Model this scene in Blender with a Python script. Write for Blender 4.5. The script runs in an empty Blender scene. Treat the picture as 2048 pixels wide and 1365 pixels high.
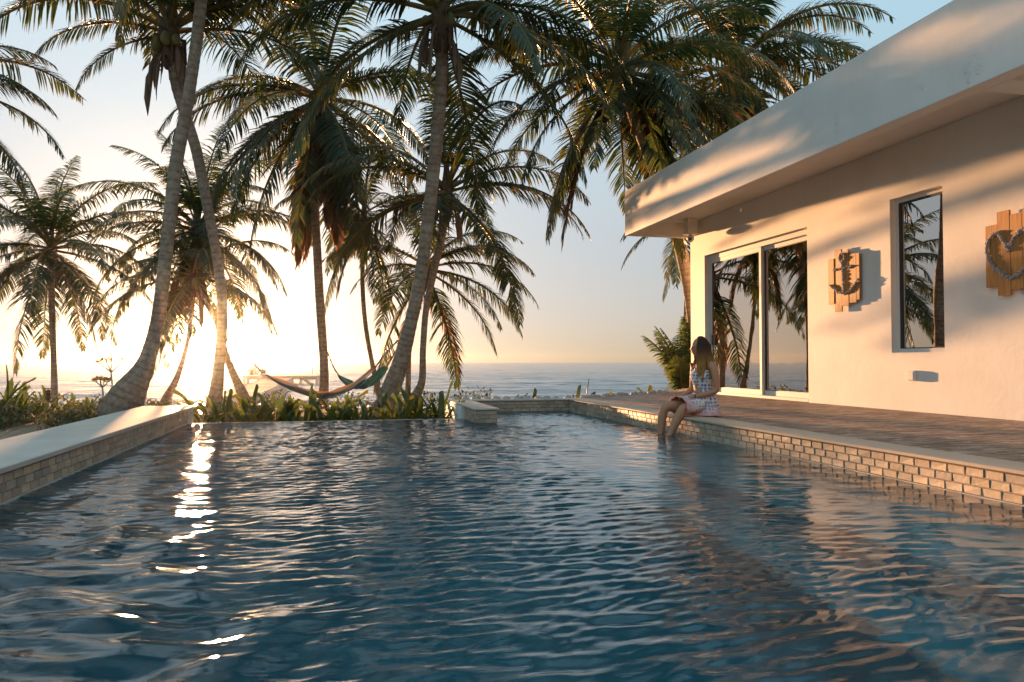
import bpy, math, random
import numpy as np
from mathutils import Vector, Matrix

S = bpy.context.scene
COL = S.collection
rnd = random.Random(11)

# ------------------------------------------------------------------ camera
FPX = 1500.0
YAW, PITCH = math.radians(13.46), math.atan(41 / FPX)
CAM = Vector((0, 0, .79))
FW = Vector((math.sin(YAW) * math.cos(PITCH), math.cos(YAW) * math.cos(PITCH), math.sin(PITCH)))
RT = Vector((math.cos(YAW), -math.sin(YAW), 0))
UP = RT.cross(FW)
FH = Vector((math.sin(YAW), math.cos(YAW), 0))
cd = bpy.data.cameras.new('camera')
cam = bpy.data.objects.new('camera', cd)
COL.objects.link(cam)
M = Matrix((RT, UP, -FW)).transposed().to_4x4()
M.translation = CAM
cam.matrix_world = M
cd.sensor_width = 36
cd.lens = 36 * FPX / 2048
cd.clip_start = .05
cd.clip_end = 20000
S.camera = cam

def ray(u, v):
    return FW + RT * ((u - 1024) / FPX) - UP * ((v - 682.5) / FPX)
def P(u, v, d):
    return CAM + ray(u, v) * d
def onz(u, v, z):
    r = ray(u, v); return CAM + r * ((z - CAM.z) / r.z)
def onx(u, v, x):
    r = ray(u, v); return CAM + r * ((x - CAM.x) / r.x)

# ------------------------------------------------------------------ world, sun, exposure
SUN = ray(400, 656).normalized()
SAZ, SEL = math.atan2(SUN.x, SUN.y), math.asin(SUN.z)
S.view_settings.view_transform = 'Standard'
S.view_settings.look = 'None'
S.view_settings.gamma = 1
S.view_settings.use_curve_mapping = False
S.view_settings.exposure = 1.66
w = bpy.data.worlds.new('World')
S.world = w
w.use_nodes = True
nt = w.node_tree
bg = nt.nodes['Background']
sky = nt.nodes.new('ShaderNodeTexSky')
sky.sky_type = 'NISHITA'
sky.sun_disc = False
sky.sun_elevation = SEL
sky.sun_rotation = SAZ
sky.air_density = 1.0
sky.dust_density = 1.2
sky.ozone_density = 2.0
def wn(t, **k):
    n = nt.nodes.new(t)
    for a, b in k.items(): setattr(n, a, b)
    return n
# compress the evening sky's range the way the photograph does, then warm aureole round the sun
gm = wn('ShaderNodeGamma'); gm.inputs[1].default_value = .31
hs = wn('ShaderNodeHueSaturation'); hs.inputs['Saturation'].default_value = .66; hs.inputs['Value'].default_value = .86
tn = wn('ShaderNodeVectorMath', operation='MULTIPLY'); tn.inputs[1].default_value = (1.0, .99, 1.08)
nt.links.new(sky.outputs[0], gm.inputs[0]); nt.links.new(gm.outputs[0], tn.inputs[0]); nt.links.new(tn.outputs[0], hs.inputs['Color'])
tc = wn('ShaderNodeTexCoord')
dt = wn('ShaderNodeVectorMath', operation='DOT_PRODUCT'); dt.inputs[1].default_value = SUN
nt.links.new(tc.outputs['Generated'], dt.inputs[0])
def powglow(p, k, colr):
    a = wn('ShaderNodeMath', operation='MAXIMUM'); a.inputs[1].default_value = 0
    b = wn('ShaderNodeMath', operation='POWER'); b.inputs[1].default_value = p
    nt.links.new(dt.outputs['Value'], a.inputs[0]); nt.links.new(a.outputs[0], b.inputs[0])
    c = wn('ShaderNodeVectorMath', operation='SCALE'); c.inputs[0].default_value = [x * k for x in colr]
    nt.links.new(b.outputs[0], c.inputs['Scale'])
    return c
spz = wn('ShaderNodeSeparateXYZ'); nt.links.new(tc.outputs['Generated'], spz.inputs[0])
mr = wn('ShaderNodeMapRange'); mr.inputs[1].default_value = .03; mr.inputs[2].default_value = .42
nt.links.new(spz.outputs[2], mr.inputs[0])
blu = wn('ShaderNodeVectorMath', operation='SCALE'); blu.inputs[0].default_value = (.17, .58, .74); nt.links.new(mr.outputs[0], blu.inputs['Scale'])
ad0 = wn('ShaderNodeVectorMath', operation='ADD'); nt.links.new(hs.outputs[0], ad0.inputs[0]); nt.links.new(blu.outputs[0], ad0.inputs[1])
acc = ad0.outputs[0]
for p, k, colr in ((40, 1.0, (1, .60, .22)), (9, .27, (1, .66, .50)), (150, 2.6, (1, .70, .36)), (1800, 30, (1, .72, .36))):
    g = powglow(p, k, colr)
    ad = wn('ShaderNodeVectorMath', operation='ADD')
    nt.links.new(acc, ad.inputs[0]); nt.links.new(g.outputs[0], ad.inputs[1])
    acc = ad.outputs[0]
nt.links.new(acc, bg.inputs[0])
bg.inputs[1].default_value = .15
sl = bpy.data.lights.new('sun', 'SUN')
sl.energy = 5
sl.angle = math.radians(.9)
sl.color = (1, .50, .215)
so = bpy.data.objects.new('sun', sl)
COL.objects.link(so)
so.rotation_euler = (-SUN).to_track_quat('-Z', 'Y').to_euler()
S.cycles.use_denoising = True
S.cycles.sample_clamp_indirect = 6
S.cycles.max_bounces = 8
S.cycles.transparent_max_bounces = 12
S.cycles.caustics_reflective = False
S.cycles.caustics_refractive = True

# ------------------------------------------------------------------ helpers
class MB:
    def __init__(s): s.v = []; s.f = []; s.m = []; s.t = []; s.cur = (1, 1, 1); s.mi = 0
    def vert(s, p): s.v.append(tuple(p)); s.t.append(s.cur); return len(s.v) - 1
    def face(s, *i): s.f.append(i); s.m.append(s.mi)
    def box(s, x0, y0, z0, x1, y1, z1, bev=0):
        b = bev
        if b:
            # chamfered box: three shrunken shells
            idx = {}
            for ax in range(3):
                for sx in (0, 1):
                    for sy in (0, 1):
                        for sz in (0, 1):
                            q = []
                            for k, (lo, hi, sg) in enumerate(((x0, x1, sx), (y0, y1, sy), (z0, z1, sz))):
                                o = 0 if k == ax else b
                                q.append(hi - o if sg else lo + o)
                            idx[ax, sx, sy, sz] = s.vert(q)
            for ax in range(3):
                for sg in (0, 1):
                    o = [k for k in range(3) if k != ax]
                    r = []
                    for a, c in ((0, 0), (1, 0), (1, 1), (0, 1)):
                        t = [0, 0, 0]; t[ax] = sg; t[o[0]] = a; t[o[1]] = c
                        r.append(idx[(ax, *t)])
                    if (sg == 0) != (ax == 1): r.reverse()
                    s.face(*r)
            for e in range(3):
                o = [k for k in range(3) if k != e]
                for a in (0, 1):
                    for c in (0, 1):
                        def g(ax, ev):
                            t = [0, 0, 0]; t[e] = ev; t[o[0]] = a; t[o[1]] = c
                            return idx[(ax, *t)]
                        s.face(g(o[0], 0), g(o[0], 1), g(o[1], 1), g(o[1], 0))
            for sx in (0, 1):
                for sy in (0, 1):
                    for sz in (0, 1):
                        s.face(idx[0, sx, sy, sz], idx[1, sx, sy, sz], idx[2, sx, sy, sz])
            return
        i = [s.vert(p) for p in ((x0, y0, z0), (x1, y0, z0), (x1, y1, z0), (x0, y1, z0), (x0, y0, z1), (x1, y0, z1), (x1, y1, z1), (x0, y1, z1))]
        for q in ((0, 3, 2, 1), (4, 5, 6, 7), (0, 1, 5, 4), (1, 2, 6, 5), (2, 3, 7, 6), (3, 0, 4, 7)):
            s.face(*[i[k] for k in q])
    def prism(s, pts, z0, z1):
        a = [s.vert((x, y, z0)) for x, y in pts]; b = [s.vert((x, y, z1)) for x, y in pts]
        s.face(*a[::-1]); s.face(*b)
        n = len(pts)
        for i in range(n): s.face(a[i], a[(i + 1) % n], b[(i + 1) % n], b[i])
    def tube(s, path, rad, sides=8, cap=True, flat=None):
        path = [Vector(p) for p in path]; n = len(path)
        if not hasattr(rad, '__len__'): rad = [rad] * n
        t0 = (path[1] - path[0]).normalized()
        nrm = t0.orthogonal().normalized() if flat is None else Vector(flat)
        rings = []
        for i, p in enumerate(path):
            t = (path[min(i + 1, n - 1)] - path[max(i - 1, 0)]).normalized()
            nrm = (nrm - t * nrm.dot(t)).normalized(); bi = t.cross(nrm)
            r = rad[i]
            ra, rb = (r if not hasattr(r, '__len__') else r[0]), (r if not hasattr(r, '__len__') else r[1])
            rings.append([s.vert(p + nrm * (ra * math.cos(2 * math.pi * k / sides)) + bi * (rb * math.sin(2 * math.pi * k / sides))) for k in range(sides)])
        for i in range(n - 1):
            a, b = rings[i], rings[i + 1]
            for k in range(sides): s.face(a[k], a[(k + 1) % sides], b[(k + 1) % sides], b[k])
        if cap:
            s.face(*rings[0][::-1]); s.face(*rings[-1])
    def blob(s, c, rx, ry, rz, nu=8, nv=6, jit=0, rot=None):
        c = Vector(c); rows = []
        for j in range(nv + 1):
            th = math.pi * j / nv; row = []
            for i in range(nu if 0 < j < nv else 1):
                ph = 2 * math.pi * i / nu
                k = 1 + (rnd.uniform(-jit, jit) if jit else 0)
                q = Vector((rx * math.sin(th) * math.cos(ph) * k, ry * math.sin(th) * math.sin(ph) * k, rz * math.cos(th) * k))
                if rot: q = rot @ q
                row.append(s.vert(c + q))
            rows.append(row)
        for j in range(nv):
            a, b = rows[j], rows[j + 1]
            for i in range(nu):
                a0, a1 = a[i % len(a)], a[(i + 1) % len(a)]; b0, b1 = b[i % len(b)], b[(i + 1) % len(b)]
                if len(a) == 1: s.face(a0, b0, b1)
                elif len(b) == 1: s.face(a0, b0, a1)
                else: s.face(a0, b0, b1, a1)
    def mesh(s, name, mats, smooth=False):
        m = bpy.data.meshes.new(name)
        m.from_pydata(s.v, [], s.f)
        for x in (mats if isinstance(mats, (list, tuple)) else [mats]): m.materials.append(x)
        if any(s.m): m.polygons.foreach_set('material_index', s.m)
        a = m.attributes.new('tint', 'FLOAT_COLOR', 'POINT')
        a.data.foreach_set('color', [c for t in s.t for c in (*t, 1)])
        if smooth: m.polygons.foreach_set('use_smooth', [True] * len(m.polygons))
        m.update()
        return m
    def build(s, name, mats, parent=None, smooth=False):
        return link(name, s.mesh(name, mats, smooth), parent)

def link(name, me, parent=None, loc=None):
    o = bpy.data.objects.new(name, me)
    COL.objects.link(o)
    if parent: o.parent = parent
    if loc is not None: o.location = loc
    return o
def tag(o, label=None, cat=None, group=None, kind=None):
    if label: o['label'] = label
    if cat: o['category'] = cat
    if group: o['group'] = group
    if kind: o['kind'] = kind
    return o
def thing(name, label, cat, loc=(0, 0, 0), rz=0, group=None):
    o = bpy.data.objects.new(name, None)
    COL.objects.link(o)
    o.location = loc; o.rotation_euler = (0, 0, rz)
    o.empty_display_size = .1
    return tag(o, label, cat, group)

# ------------------------------------------------------------------ materials
class NT:
    def __init__(s, name):
        s.m = bpy.data.materials.new(name); s.m.use_nodes = True
        s.t = s.m.node_tree; s.p = s.t.nodes['Principled BSDF']; s.out = s.t.nodes['Material Output']
    def n(s, t, ins=None, **k):
        x = s.t.nodes.new(t)
        for a, b in k.items(): setattr(x, a, b)
        for a, b in (ins or {}).items():
            if hasattr(b, 'is_output'): s.t.links.new(b, x.inputs[a])
            else: x.inputs[a].default_value = b
        return x
    def l(s, a, b): s.t.links.new(a, b)
    def ramp(s, fac, stops, interp='LINEAR'):
        r = s.n('ShaderNodeValToRGB', {'Fac': fac}); e = r.color_ramp.elements
        r.color_ramp.interpolation = interp
        while len(e) < len(stops): e.new(.5)
        for i, (p, c) in enumerate(stops):
            e[i].position = p; e[i].color = (*c, 1) if len(c) == 3 else c
        return r.outputs[0]
    def noise(s, scale, det=4, rough=.55, vec=None, sc=None, dist=0):
        if vec is None: vec = s.n('ShaderNodeTexCoord').outputs['Object']
        if sc: vec = s.n('ShaderNodeMapping', {'Vector': vec, 'Scale': sc}).outputs[0]
        return s.n('ShaderNodeTexNoise', {'Vector': vec, 'Scale': scale, 'Detail': det, 'Roughness': rough, 'Distortion': dist}).outputs['Fac']
    def mix(s, fac, a, b, mode='MIX'):
        x = s.n('ShaderNodeMix', data_type='RGBA', blend_type=mode)
        for k, v in (('Factor', fac), ('A', a), ('B', b)):
            i = [q for q in x.inputs if q.name == k and (q.type == 'RGBA' or k == 'Factor') and q.enabled][0]
            if hasattr(v, 'is_output'): s.t.links.new(v, i)
            else: i.default_value = (*v, 1) if hasattr(v, '__len__') and len(v) == 3 else v
        return [q for q in x.outputs if q.type == 'RGBA'][0]
    def math(s, op, a, b=0):
        x = s.n('ShaderNodeMath', operation=op)
        for i, v in enumerate((a, b)):
            if hasattr(v, 'is_output'): s.t.links.new(v, x.inputs[i])
            else: x.inputs[i].default_value = v
        return x.outputs[0]
    def bump(s, h, strength=.3, dist=.01, nrm=None):
        b = s.n('ShaderNodeBump', {'Height': h, 'Strength': strength, 'Distance': dist})
        if nrm: s.l(nrm, b.inputs['Normal'])
        return b.outputs[0]
    def attr(s, name): return s.n('ShaderNodeAttribute', attribute_name=name).outputs['Color']
    def rand(s): return s.n('ShaderNodeObjectInfo').outputs['Random']
    def pos(s): return s.n('ShaderNodeNewGeometry').outputs['Position']
    def set(s, **k):
        for a, b in k.items():
            a = {'col': 'Base Color', 'rough': 'Roughness', 'spec': 'Specular IOR Level', 'nrm': 'Normal', 'metal': 'Metallic', 'ior': 'IOR'}.get(a, a)
            if hasattr(b, 'is_output'): s.l(b, s.p.inputs[a])
            else: s.p.inputs[a].default_value = (*b, 1) if hasattr(b, '__len__') and len(b) == 3 else b
        return s

def simple(name, col, rough=.6, var=.25, scale=20, bump=.2, bd=.004, metal=0, spec=.5):
    a = NT(name); f = a.noise(scale, 5)
    c = a.mix(f, tuple(x * (1 - var) for x in col), tuple(min(1, x * (1 + var)) for x in col))
    a.set(col=c, rough=rough, metal=metal, spec=spec)
    if bump: a.set(nrm=a.bump(f, bump, bd))
    return a.m

def m_plaster():
    a = NT('painted_stucco'); p = a.pos()
    big = a.noise(1.1, 6, .6, p); fine = a.noise(55, 5, .6, p)
    st = a.noise(3.2, 5, .6, p, (5, 5, .45))
    c = a.ramp(big, [(.25, (.70, .675, .62)), (.6, (.80, .78, .74)), (.8, (.83, .81, .78))])
    c = a.mix(a.ramp(st, [(.4, (0, 0, 0)), (.8, (.18, .18, .18))]), c, (.64, .60, .54))
    tro = a.noise(7, 4, .5, p, None, 1.5)
    n1 = a.bump(fine, .2, .002)
    n2 = a.bump(tro, .10, .012, n1)
    a.set(col=c, rough=.6, spec=.35, nrm=n2)
    return a.m
def m_concrete_white():
    a = NT('pale_coping'); p = a.pos()
    big = a.noise(2, 6, .6, p); fine = a.noise(40, 4, .6, p); sp = a.noise(8, 5, .7, p, (1, .15, 1))
    c = a.ramp(big, [(.3, (.46, .40, .345)), (.7, (.58, .52, .455))])
    c = a.mix(a.ramp(sp, [(.5, (0, 0, 0)), (.75, (.35, .35, .35))]), c, (.40, .38, .35))
    a.set(col=c, rough=.55, nrm=a.bump(fine, .3, .003))
    return a.m
def m_deck():
    a = NT('stamped_deck'); p = a.pos()
    # long ragged stone grain across the deck, sunlit highlights put into its palest tones
    g1 = a.noise(5, 9, .74, p, (.5, 2.6, 1), 1.4)
    g2 = a.noise(2.2, 5, .6, p, (.8, 1.6, 1))
    c = a.ramp(g1, [(.40, (.05, .03, .026)), (.465, (.17, .10, .075)), (.52, (.40, .27, .20)), (.59, (.66, .50, .39))])
    c = a.mix(a.ramp(g2, [(.3, (0, 0, 0)), (.7, (1, 1, 1))]), c, a.mix(.3, c, (.20, .14, .11)))
    a.set(col=c, rough=a.math('MULTIPLY_ADD', g1, .25), nrm=a.bump(g1, 1.0, .035))
    a.p.inputs['Roughness'].default_value = .5
    for l in list(a.p.inputs['Roughness'].links): a.t.links.remove(l)
    return a.m
def m_tile(k):
    cols = [(.50, .36, .24), (.45, .32, .22), (.56, .42, .29), (.37, .27, .19), (.48, .37, .27), (.31, .25, .20), (.60, .45, .30)]
    a = NT('stone_tile'); c0 = cols[k]
    f = a.noise(14, 6, .65, a.pos(), (1, 1, 2.2)); r = a.rand()
    c = a.mix(f, tuple(x * .72 for x in c0), tuple(x * 1.18 for x in c0))
    c = a.mix(a.math('MULTIPLY', r, .35), c, (.40, .33, .28))
    a.set(col=c, rough=.5, nrm=a.bump(a.noise(38, 6, .65, a.pos()), .5, .004))
    return a.m
def m_trunk():
    a = NT('palm_bark'); t = a.attr('tint'); p = a.pos()
    sep = a.n('ShaderNodeSeparateColor', {'Color': t})
    n = a.noise(14, 6, .65, p); n2 = a.noise(3, 4, .6, p); st = a.noise(60, 4, .6, p, (1, 1, .12))
    c = a.ramp(n, [(.3, (.19, .145, .105)), (.5, (.36, .29, .22)), (.72, (.48, .41, .33))])
    c = a.mix(a.ramp(n2, [(.4, (0, 0, 0)), (.65, (.5, .5, .5))]), c, (.20, .13, .09))
    c = a.mix(sep.outputs[0], c, (.075, .05, .038))      # leaf scars
    c = a.mix(sep.outputs[1], c, (.17, .095, .055))      # red brown stain at the foot
    n_ = a.bump(n, .6, .02); n_ = a.bump(st, .4, .01, n_)
    a.set(col=c, rough=.85, spec=.2, nrm=n_)
    return a.m
def m_leaf(name, tw=.42, gloss=.38):
    a = NT(name); t = a.attr('tint'); r = a.rand()
    c = a.mix(a.math('MULTIPLY', r, .25), t, (.10, .09, .03))
    tl = a.n('ShaderNodeBsdfTranslucent')
    tcx = a.mix(1, c, (2.1, 1.65, .7), 'MULTIPLY')
    a.l(tcx, tl.inputs[0])
    a.set(col=c, rough=gloss, spec=.45)
    mx = a.n('ShaderNodeMixShader', {0: tw, 1: a.p.outputs[0], 2: tl.outputs[0]})
    a.l(mx.outputs[0], a.out.inputs[0])
    return a.m
def m_wood():
    a = NT('pine_plank'); p = a.n('ShaderNodeTexCoord').outputs['Object']; r = a.rand()
    off = a.n('ShaderNodeCombineXYZ', {'X': a.math('MULTIPLY', r, 40)})
    v = a.n('ShaderNodeVectorMath', {0: p, 1: off.outputs[0]}, operation='ADD').outputs[0]
    g = a.noise(12, 6, .6, v, (1, 3, .22), 1.2); kn = a.n('ShaderNodeTexVoronoi', {'Vector': v, 'Scale': 4.5}).outputs['Distance']
    c = a.ramp(g, [(.3, (.24, .09, .02)), (.5, (.46, .20, .045)), (.7, (.56, .27, .07))])
    c = a.mix(a.ramp(kn, [(.06, (1, 1, 1)), (.12, (0, 0, 0))]), c, (.13, .05, .018))
    a.set(col=c, rough=.55, nrm=a.bump(g, .3, .003))
    return a.m
def m_tinted_glass():
    a = NT('reflective_glass')
    gl = a.n('ShaderNodeBsdfGlossy', {'Color': (.90, .84, .80, 1), 'Roughness': .004})
    tr = a.n('ShaderNodeBsdfTransparent', {'Color': (.30, .27, .25, 1)})
    lw = a.n('ShaderNodeFresnel', {'IOR': 2.3})
    nz = a.noise(1.2, 2, .5, a.pos())
    b = a.bump(nz, .05, .02); a.l(b, gl.inputs['Normal'])
    mx = a.n('ShaderNodeMixShader', {0: a.math('MULTIPLY_ADD', lw.outputs[0], 1.0), 1: tr.outputs[0], 2: gl.outputs[0]})
    mm = [x for x in a.t.nodes if x.type == 'MATH'][-1]; mm.inputs[2].default_value = .40; mm.use_clamp = True
    a.l(mx.outputs[0], a.out.inputs[0])
    return a.m
def m_water():
    a = NT('pool_water_surface')
    p = a.pos()
    h = a.noise(30, 4, .6, p, (.6, 1.5, 1))
    h2 = a.noise(7, 2, .5, p, (1, 1, 1))
    n = a.bump(h, .07, .012)
    n = a.bump(h2, .03, .05, n)
    a.set(col=(.72, .93, 1.0), rough=.015, nrm=n)
    a.p.inputs['Transmission Weight'].default_value = 1; a.p.inputs['IOR'].default_value = 1.34
    return a.m
def m_sea():
    a = NT('sea_surface'); p = a.pos()
    h1 = a.noise(.9, 6, .6, p, (.45, 1, 1)); h2 = a.noise(.16, 4, .55, p, (.4, 1, 1)); h3 = a.noise(.02, 3, .5, p, (.3, 1, 1))
    n = a.bump(h2, .9, 1.6); n = a.bump(h1, .6, .30, n)
    c = a.ramp(h3, [(.35, (.02, .085, .125)), (.65, (.035, .125, .17))])
    a.set(col=c, rough=.12, nrm=n, ior=1.34)
    return a.m
def m_sand():
    a = NT('beach_sand'); p = a.pos()
    f = a.noise(30, 6, .7, p); b = a.noise(1.3, 5, .6, p)
    c = a.ramp(b, [(.3, (.30, .22, .15)), (.7, (.44, .34, .24))])
    c = a.mix(a.ramp(f, [(.35, (0, 0, 0)), (.6, (1, 1, 1))]), a.mix(.5, c, (.16, .11, .07)), c)
    n = a.bump(f, .6, .02); n = a.bump(a.noise(5, 4, .6, p), .6, .08, n)
    a.set(col=c, rough=.9, nrm=n)
    return a.m
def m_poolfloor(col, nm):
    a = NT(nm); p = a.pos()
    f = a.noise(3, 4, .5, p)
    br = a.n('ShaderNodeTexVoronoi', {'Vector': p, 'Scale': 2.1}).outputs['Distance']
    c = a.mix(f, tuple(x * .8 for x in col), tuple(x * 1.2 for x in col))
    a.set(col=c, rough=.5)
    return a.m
def m_dress():
    a = NT('printed_cotton'); p = a.n('ShaderNodeTexCoord').outputs['Object']
    vr = a.n('ShaderNodeTexVoronoi', {'Vector': p, 'Scale': 27.0, 'Randomness': .3}).outputs['Distance']
    ring = a.ramp(vr, [(0, (.10, .13, .28)), (.16, (.62, .60, .62)), (.26, (.14, .17, .33)), (.40, (.13, .15, .30)), (.46, (.76, .68, .64)), (1, (.78, .70, .66))])
    t = a.attr('tint')
    sep = a.n('ShaderNodeSeparateColor', {'Color': t})
    st = a.noise(60, 2, .5, p)
    pink = a.mix(st, (.62, .22, .24), (.80, .55, .52))
    c = a.mix(sep.outputs[0], pink, ring)
    a.set(col=c, rough=.85, spec=.2, nrm=a.bump(a.noise(14, 3, .5, p), .5, .02))
    return a.m
def m_skin():
    a = NT('tanned_skin'); f = a.noise(30, 4, .6)
    c = a.mix(f, (.43, .185, .095), (.53, .25, .135))
    a.set(col=c, rough=.5); a.p.inputs['Subsurface Weight'].default_value = .08
    a.p.inputs['Subsurface Radius'].default_value = (.012, .005, .003); a.p.inputs['Subsurface Scale'].default_value = 1
    return a.m
def m_hair():
    a = NT('dark_blonde_hair'); t = a.attr('tint'); f = a.noise(90, 4, .6, None, (1, 1, .15))
    c = a.mix(f, a.mix(.5, t, (.05, .025, .012)), t)
    a.set(col=c, rough=.62, spec=.25, nrm=a.bump(f, .7, .01))
    return a.m
def m_hammock(name, stops):
    a = NT(name); t = a.attr('tint'); sep = a.n('ShaderNodeSeparateColor', {'Color': t})
    c = a.ramp(sep.outputs[0], stops, 'CONSTANT')
    w_ = a.n('ShaderNodeTexWave', {'Vector': a.n('ShaderNodeTexCoord').outputs['Object'], 'Scale': 26.0, 'Distortion': 1.5}).outputs['Fac']
    c = a.mix(a.math('MULTIPLY', w_, .35), c, (.10, .08, .07))
    tl = a.n('ShaderNodeBsdfTranslucent'); a.l(c, tl.inputs[0]); a.set(col=c, rough=.9, nrm=a.bump(w_, .5, .01))
    mx = a.n('ShaderNodeMixShader', {0: .3, 1: a.p.outputs[0], 2: tl.outputs[0]}); a.l(mx.outputs[0], a.out.inputs[0])
    return a.m

PL = m_plaster(); COP = m_concrete_white(); TAN = simple('tan_coping', (.50, .385, .295), .6, .12, 9, .3, .003); DECK = m_deck(); TILES = [m_tile(k) for k in range(7)]
TRUNK = m_trunk(); LEAF = m_leaf('palm_leaflet'); SLEAF = m_leaf('lily_leaf', .35, .35); WOOD = m_wood()
GLASS = m_tinted_glass(); WATER = m_water(); SEA = m_sea(); SAND = m_sand()
DRESS = m_dress(); SKIN = m_skin(); HAIR = m_hair()
GROUT = simple('grey_grout', (.47, .41, .35), .8, .2, 30)
FRAME = simple('white_aluminium', (.70, .68, .65), .35, .04, 5, .05)
DARK = simple('black_rubber', (.02, .02, .02), .4, .1)
ROOM = simple('dim_interior_paint', (.16, .12, .10), .8, .2, 3)
CURT = simple('brown_curtain', (.12, .065, .045), .9, .3, 8, .5, .01)
SHELL = simple('grey_sea_shell', (.42, .37, .36), .5, .35, 60, .5)
ROPE = simple('weathered_rope', (.42, .33, .22), .9, .3, 60)
NUT = simple('green_coconut', (.16, .15, .045), .5, .35, 6)
FIBRE = simple('palm_fibre', (.13, .085, .055), .95, .45, 18, .9, .03)
SPATHE = simple('dry_spathe', (.20, .145, .10), .8, .3, 12, .5, .01)
JWOOD = simple('weathered_jetty_wood', (.40, .30, .21), .8, .3, 6, .4, .01)
JPOST = simple('pale_jetty_post', (.50, .46, .42), .8, .3, 6, .4, .01)
BAMBOO = simple('bamboo', (.30, .18, .08), .6, .3, 14)
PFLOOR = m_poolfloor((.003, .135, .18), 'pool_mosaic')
PBENCH = m_poolfloor((.012, .22, .27), 'pool_bench_mosaic')  # paler copy of the floor mosaic, shallow water's brightness put into the colour
STONE = simple('pale_round_stone', (.48, .44, .40), .7, .25, 20)
PLASTIC = simple('white_plastic', (.72, .70, .67), .35, .03, 5, 0)

# ------------------------------------------------------------------ ground and sea
def hgt(x, y):
    t = min(1, max(0, (y - 17) / 13)); t = t * t * (3 - 2 * t)
    return -.32 - 1.5 * t + .04 * math.sin(x * 1.3 + y) * math.sin(y * .9 - x * .4)
g = MB()
xs = list(np.concatenate([np.linspace(-160, -14, 16), np.linspace(-13, 13, 60), np.linspace(14, 160, 16)]))
ys = list(np.concatenate([[-150, -60, -20, -6], np.linspace(-3, 40, 90)]))
idx = {}
for j, y in enumerate(ys):
    for i, x in enumerate(xs):
        inp = -2.45 < x < 12.5 and -3.5 < y < 12.2
        idx[i, j] = g.vert((x, y, -2.2 if inp else hgt(x, y)))
for j in range(len(ys) - 1):
    for i in range(len(xs) - 1):
        g.face(idx[i, j], idx[i + 1, j], idx[i + 1, j + 1], idx[i, j + 1])
tag(g.build('ground', SAND, smooth=True), 'sandy ground round the pool sloping down to the sea', kind='structure')

def wavefield(X, Y, comps, rng, t=0):
    H = np.zeros_like(X)
    for lam, amp, ang, n, spread in comps:
        for _ in range(n):
            th = ang + rng.normal(0, spread); k = 2 * math.pi / (lam * rng.uniform(.75, 1.3)); ph = rng.uniform(0, 6.283)
            H += amp / math.sqrt(n) * np.sin(k * (X * math.cos(th) + Y * math.sin(th)) + ph)
    return H
def grid_mesh(name, X, Y, Z, mat, mask=None):
    ny, nx = X.shape
    me = bpy.data.meshes.new(name)
    co = np.stack([X, Y, Z], -1).reshape(-1, 3).astype('f')
    a = np.arange(ny * nx).reshape(ny, nx)
    q = np.stack([a[:-1, :-1], a[:-1, 1:], a[1:, 1:], a[1:, :-1]], -1).reshape(-1, 4)
    if mask is not None: q = q[mask.reshape(-1)]
    me.vertices.add(len(co)); me.vertices.foreach_set('co', co.reshape(-1))
    me.loops.add(q.size); me.loops.foreach_set('vertex_index', q.reshape(-1).astype('i'))
    me.polygons.add(len(q)); me.polygons.foreach_set('loop_start', np.arange(0, q.size, 4, dtype='i'))
    me.polygons.foreach_set('loop_total', np.full(len(q), 4, 'i'))
    me.polygons.foreach_set('use_smooth', np.ones(len(q), bool))
    me.update(calc_edges=True); me.materials.append(mat)
    return link(name, me)
rng = np.random.default_rng(5)
# sea: rows widen with distance
yy = 24 * (1320 / 24) ** np.linspace(0, 1, 340); xx = np.sinh(np.linspace(-5.2, 5.2, 420)); xx = xx / xx.max() * 1.0
X, Y = np.meshgrid(xx, yy); X = X * (60 + Y * 1.5)
Hs = wavefield(X, Y, [(3.2, .030, -1.5, 8, .45), (7, .06, -1.4, 6, .35), (1.7, .016, -1.6, 8, .6)], rng) * np.clip(1 - (Y - 60) / 160, .0, 1)
sea = grid_mesh('sea', X, Y, Hs - 1.2, SEA)
tag(sea, 'calm blue grey sea reaching to the horizon', kind='structure')

# ------------------------------------------------------------------ pool
PX0, PX1, PY0, PY1, PYB = -1.8, 3.7, -2.5, 10.25, 11.5
pf = MB()
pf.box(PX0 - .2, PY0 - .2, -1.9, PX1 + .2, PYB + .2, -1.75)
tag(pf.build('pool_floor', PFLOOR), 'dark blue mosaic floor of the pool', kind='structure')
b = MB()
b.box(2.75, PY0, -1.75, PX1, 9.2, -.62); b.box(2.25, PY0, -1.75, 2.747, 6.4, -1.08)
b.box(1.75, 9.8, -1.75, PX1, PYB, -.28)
tag(b.build('pool_step', PBENCH), 'submerged bench and steps coloured lighter for shallow water along the deck side of the pool', kind='structure')
dx = .0155
nx = int((PX1 - PX0) / dx); ny = int((PYB - .9) / dx)
X, Y = np.meshgrid(np.linspace(PX0, PX1, nx), np.linspace(.9, PYB, ny))
ang = -math.pi / 2
wx = X + .10 * np.sin(Y * 1.7 + X) ; wy = Y + .12 * np.sin(X * 1.3 + .6 * Y)
A1 = wavefield(wx, wy, [(.082, .0014, ang, 16, .28), (.055, .0007, ang, 12, .45), (.125, .0016, ang, 14, .32)], rng)      # fine crossing ripples
A2 = wavefield(wx, wy, [(.34, .0062, 0, 10, 1.8), (.20, .0022, 0, 8, 1.8), (.7, .0065, .3, 5, 1.5)], rng)             # lazy confused swell
A3 = wavefield(wx, wy, [(.6, .0017, ang + .2, 8, .7), (.27, .0011, ang, 10, .6)], rng)
R = np.hypot(X - 3.45, Y - 7.55)
ringw = .0010 * np.sin(2 * math.pi * R / .17) * np.exp(-R / 2.2) + .0012 * np.sin(2 * math.pi * R / .34) * np.exp(-R / 3.5)
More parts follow.
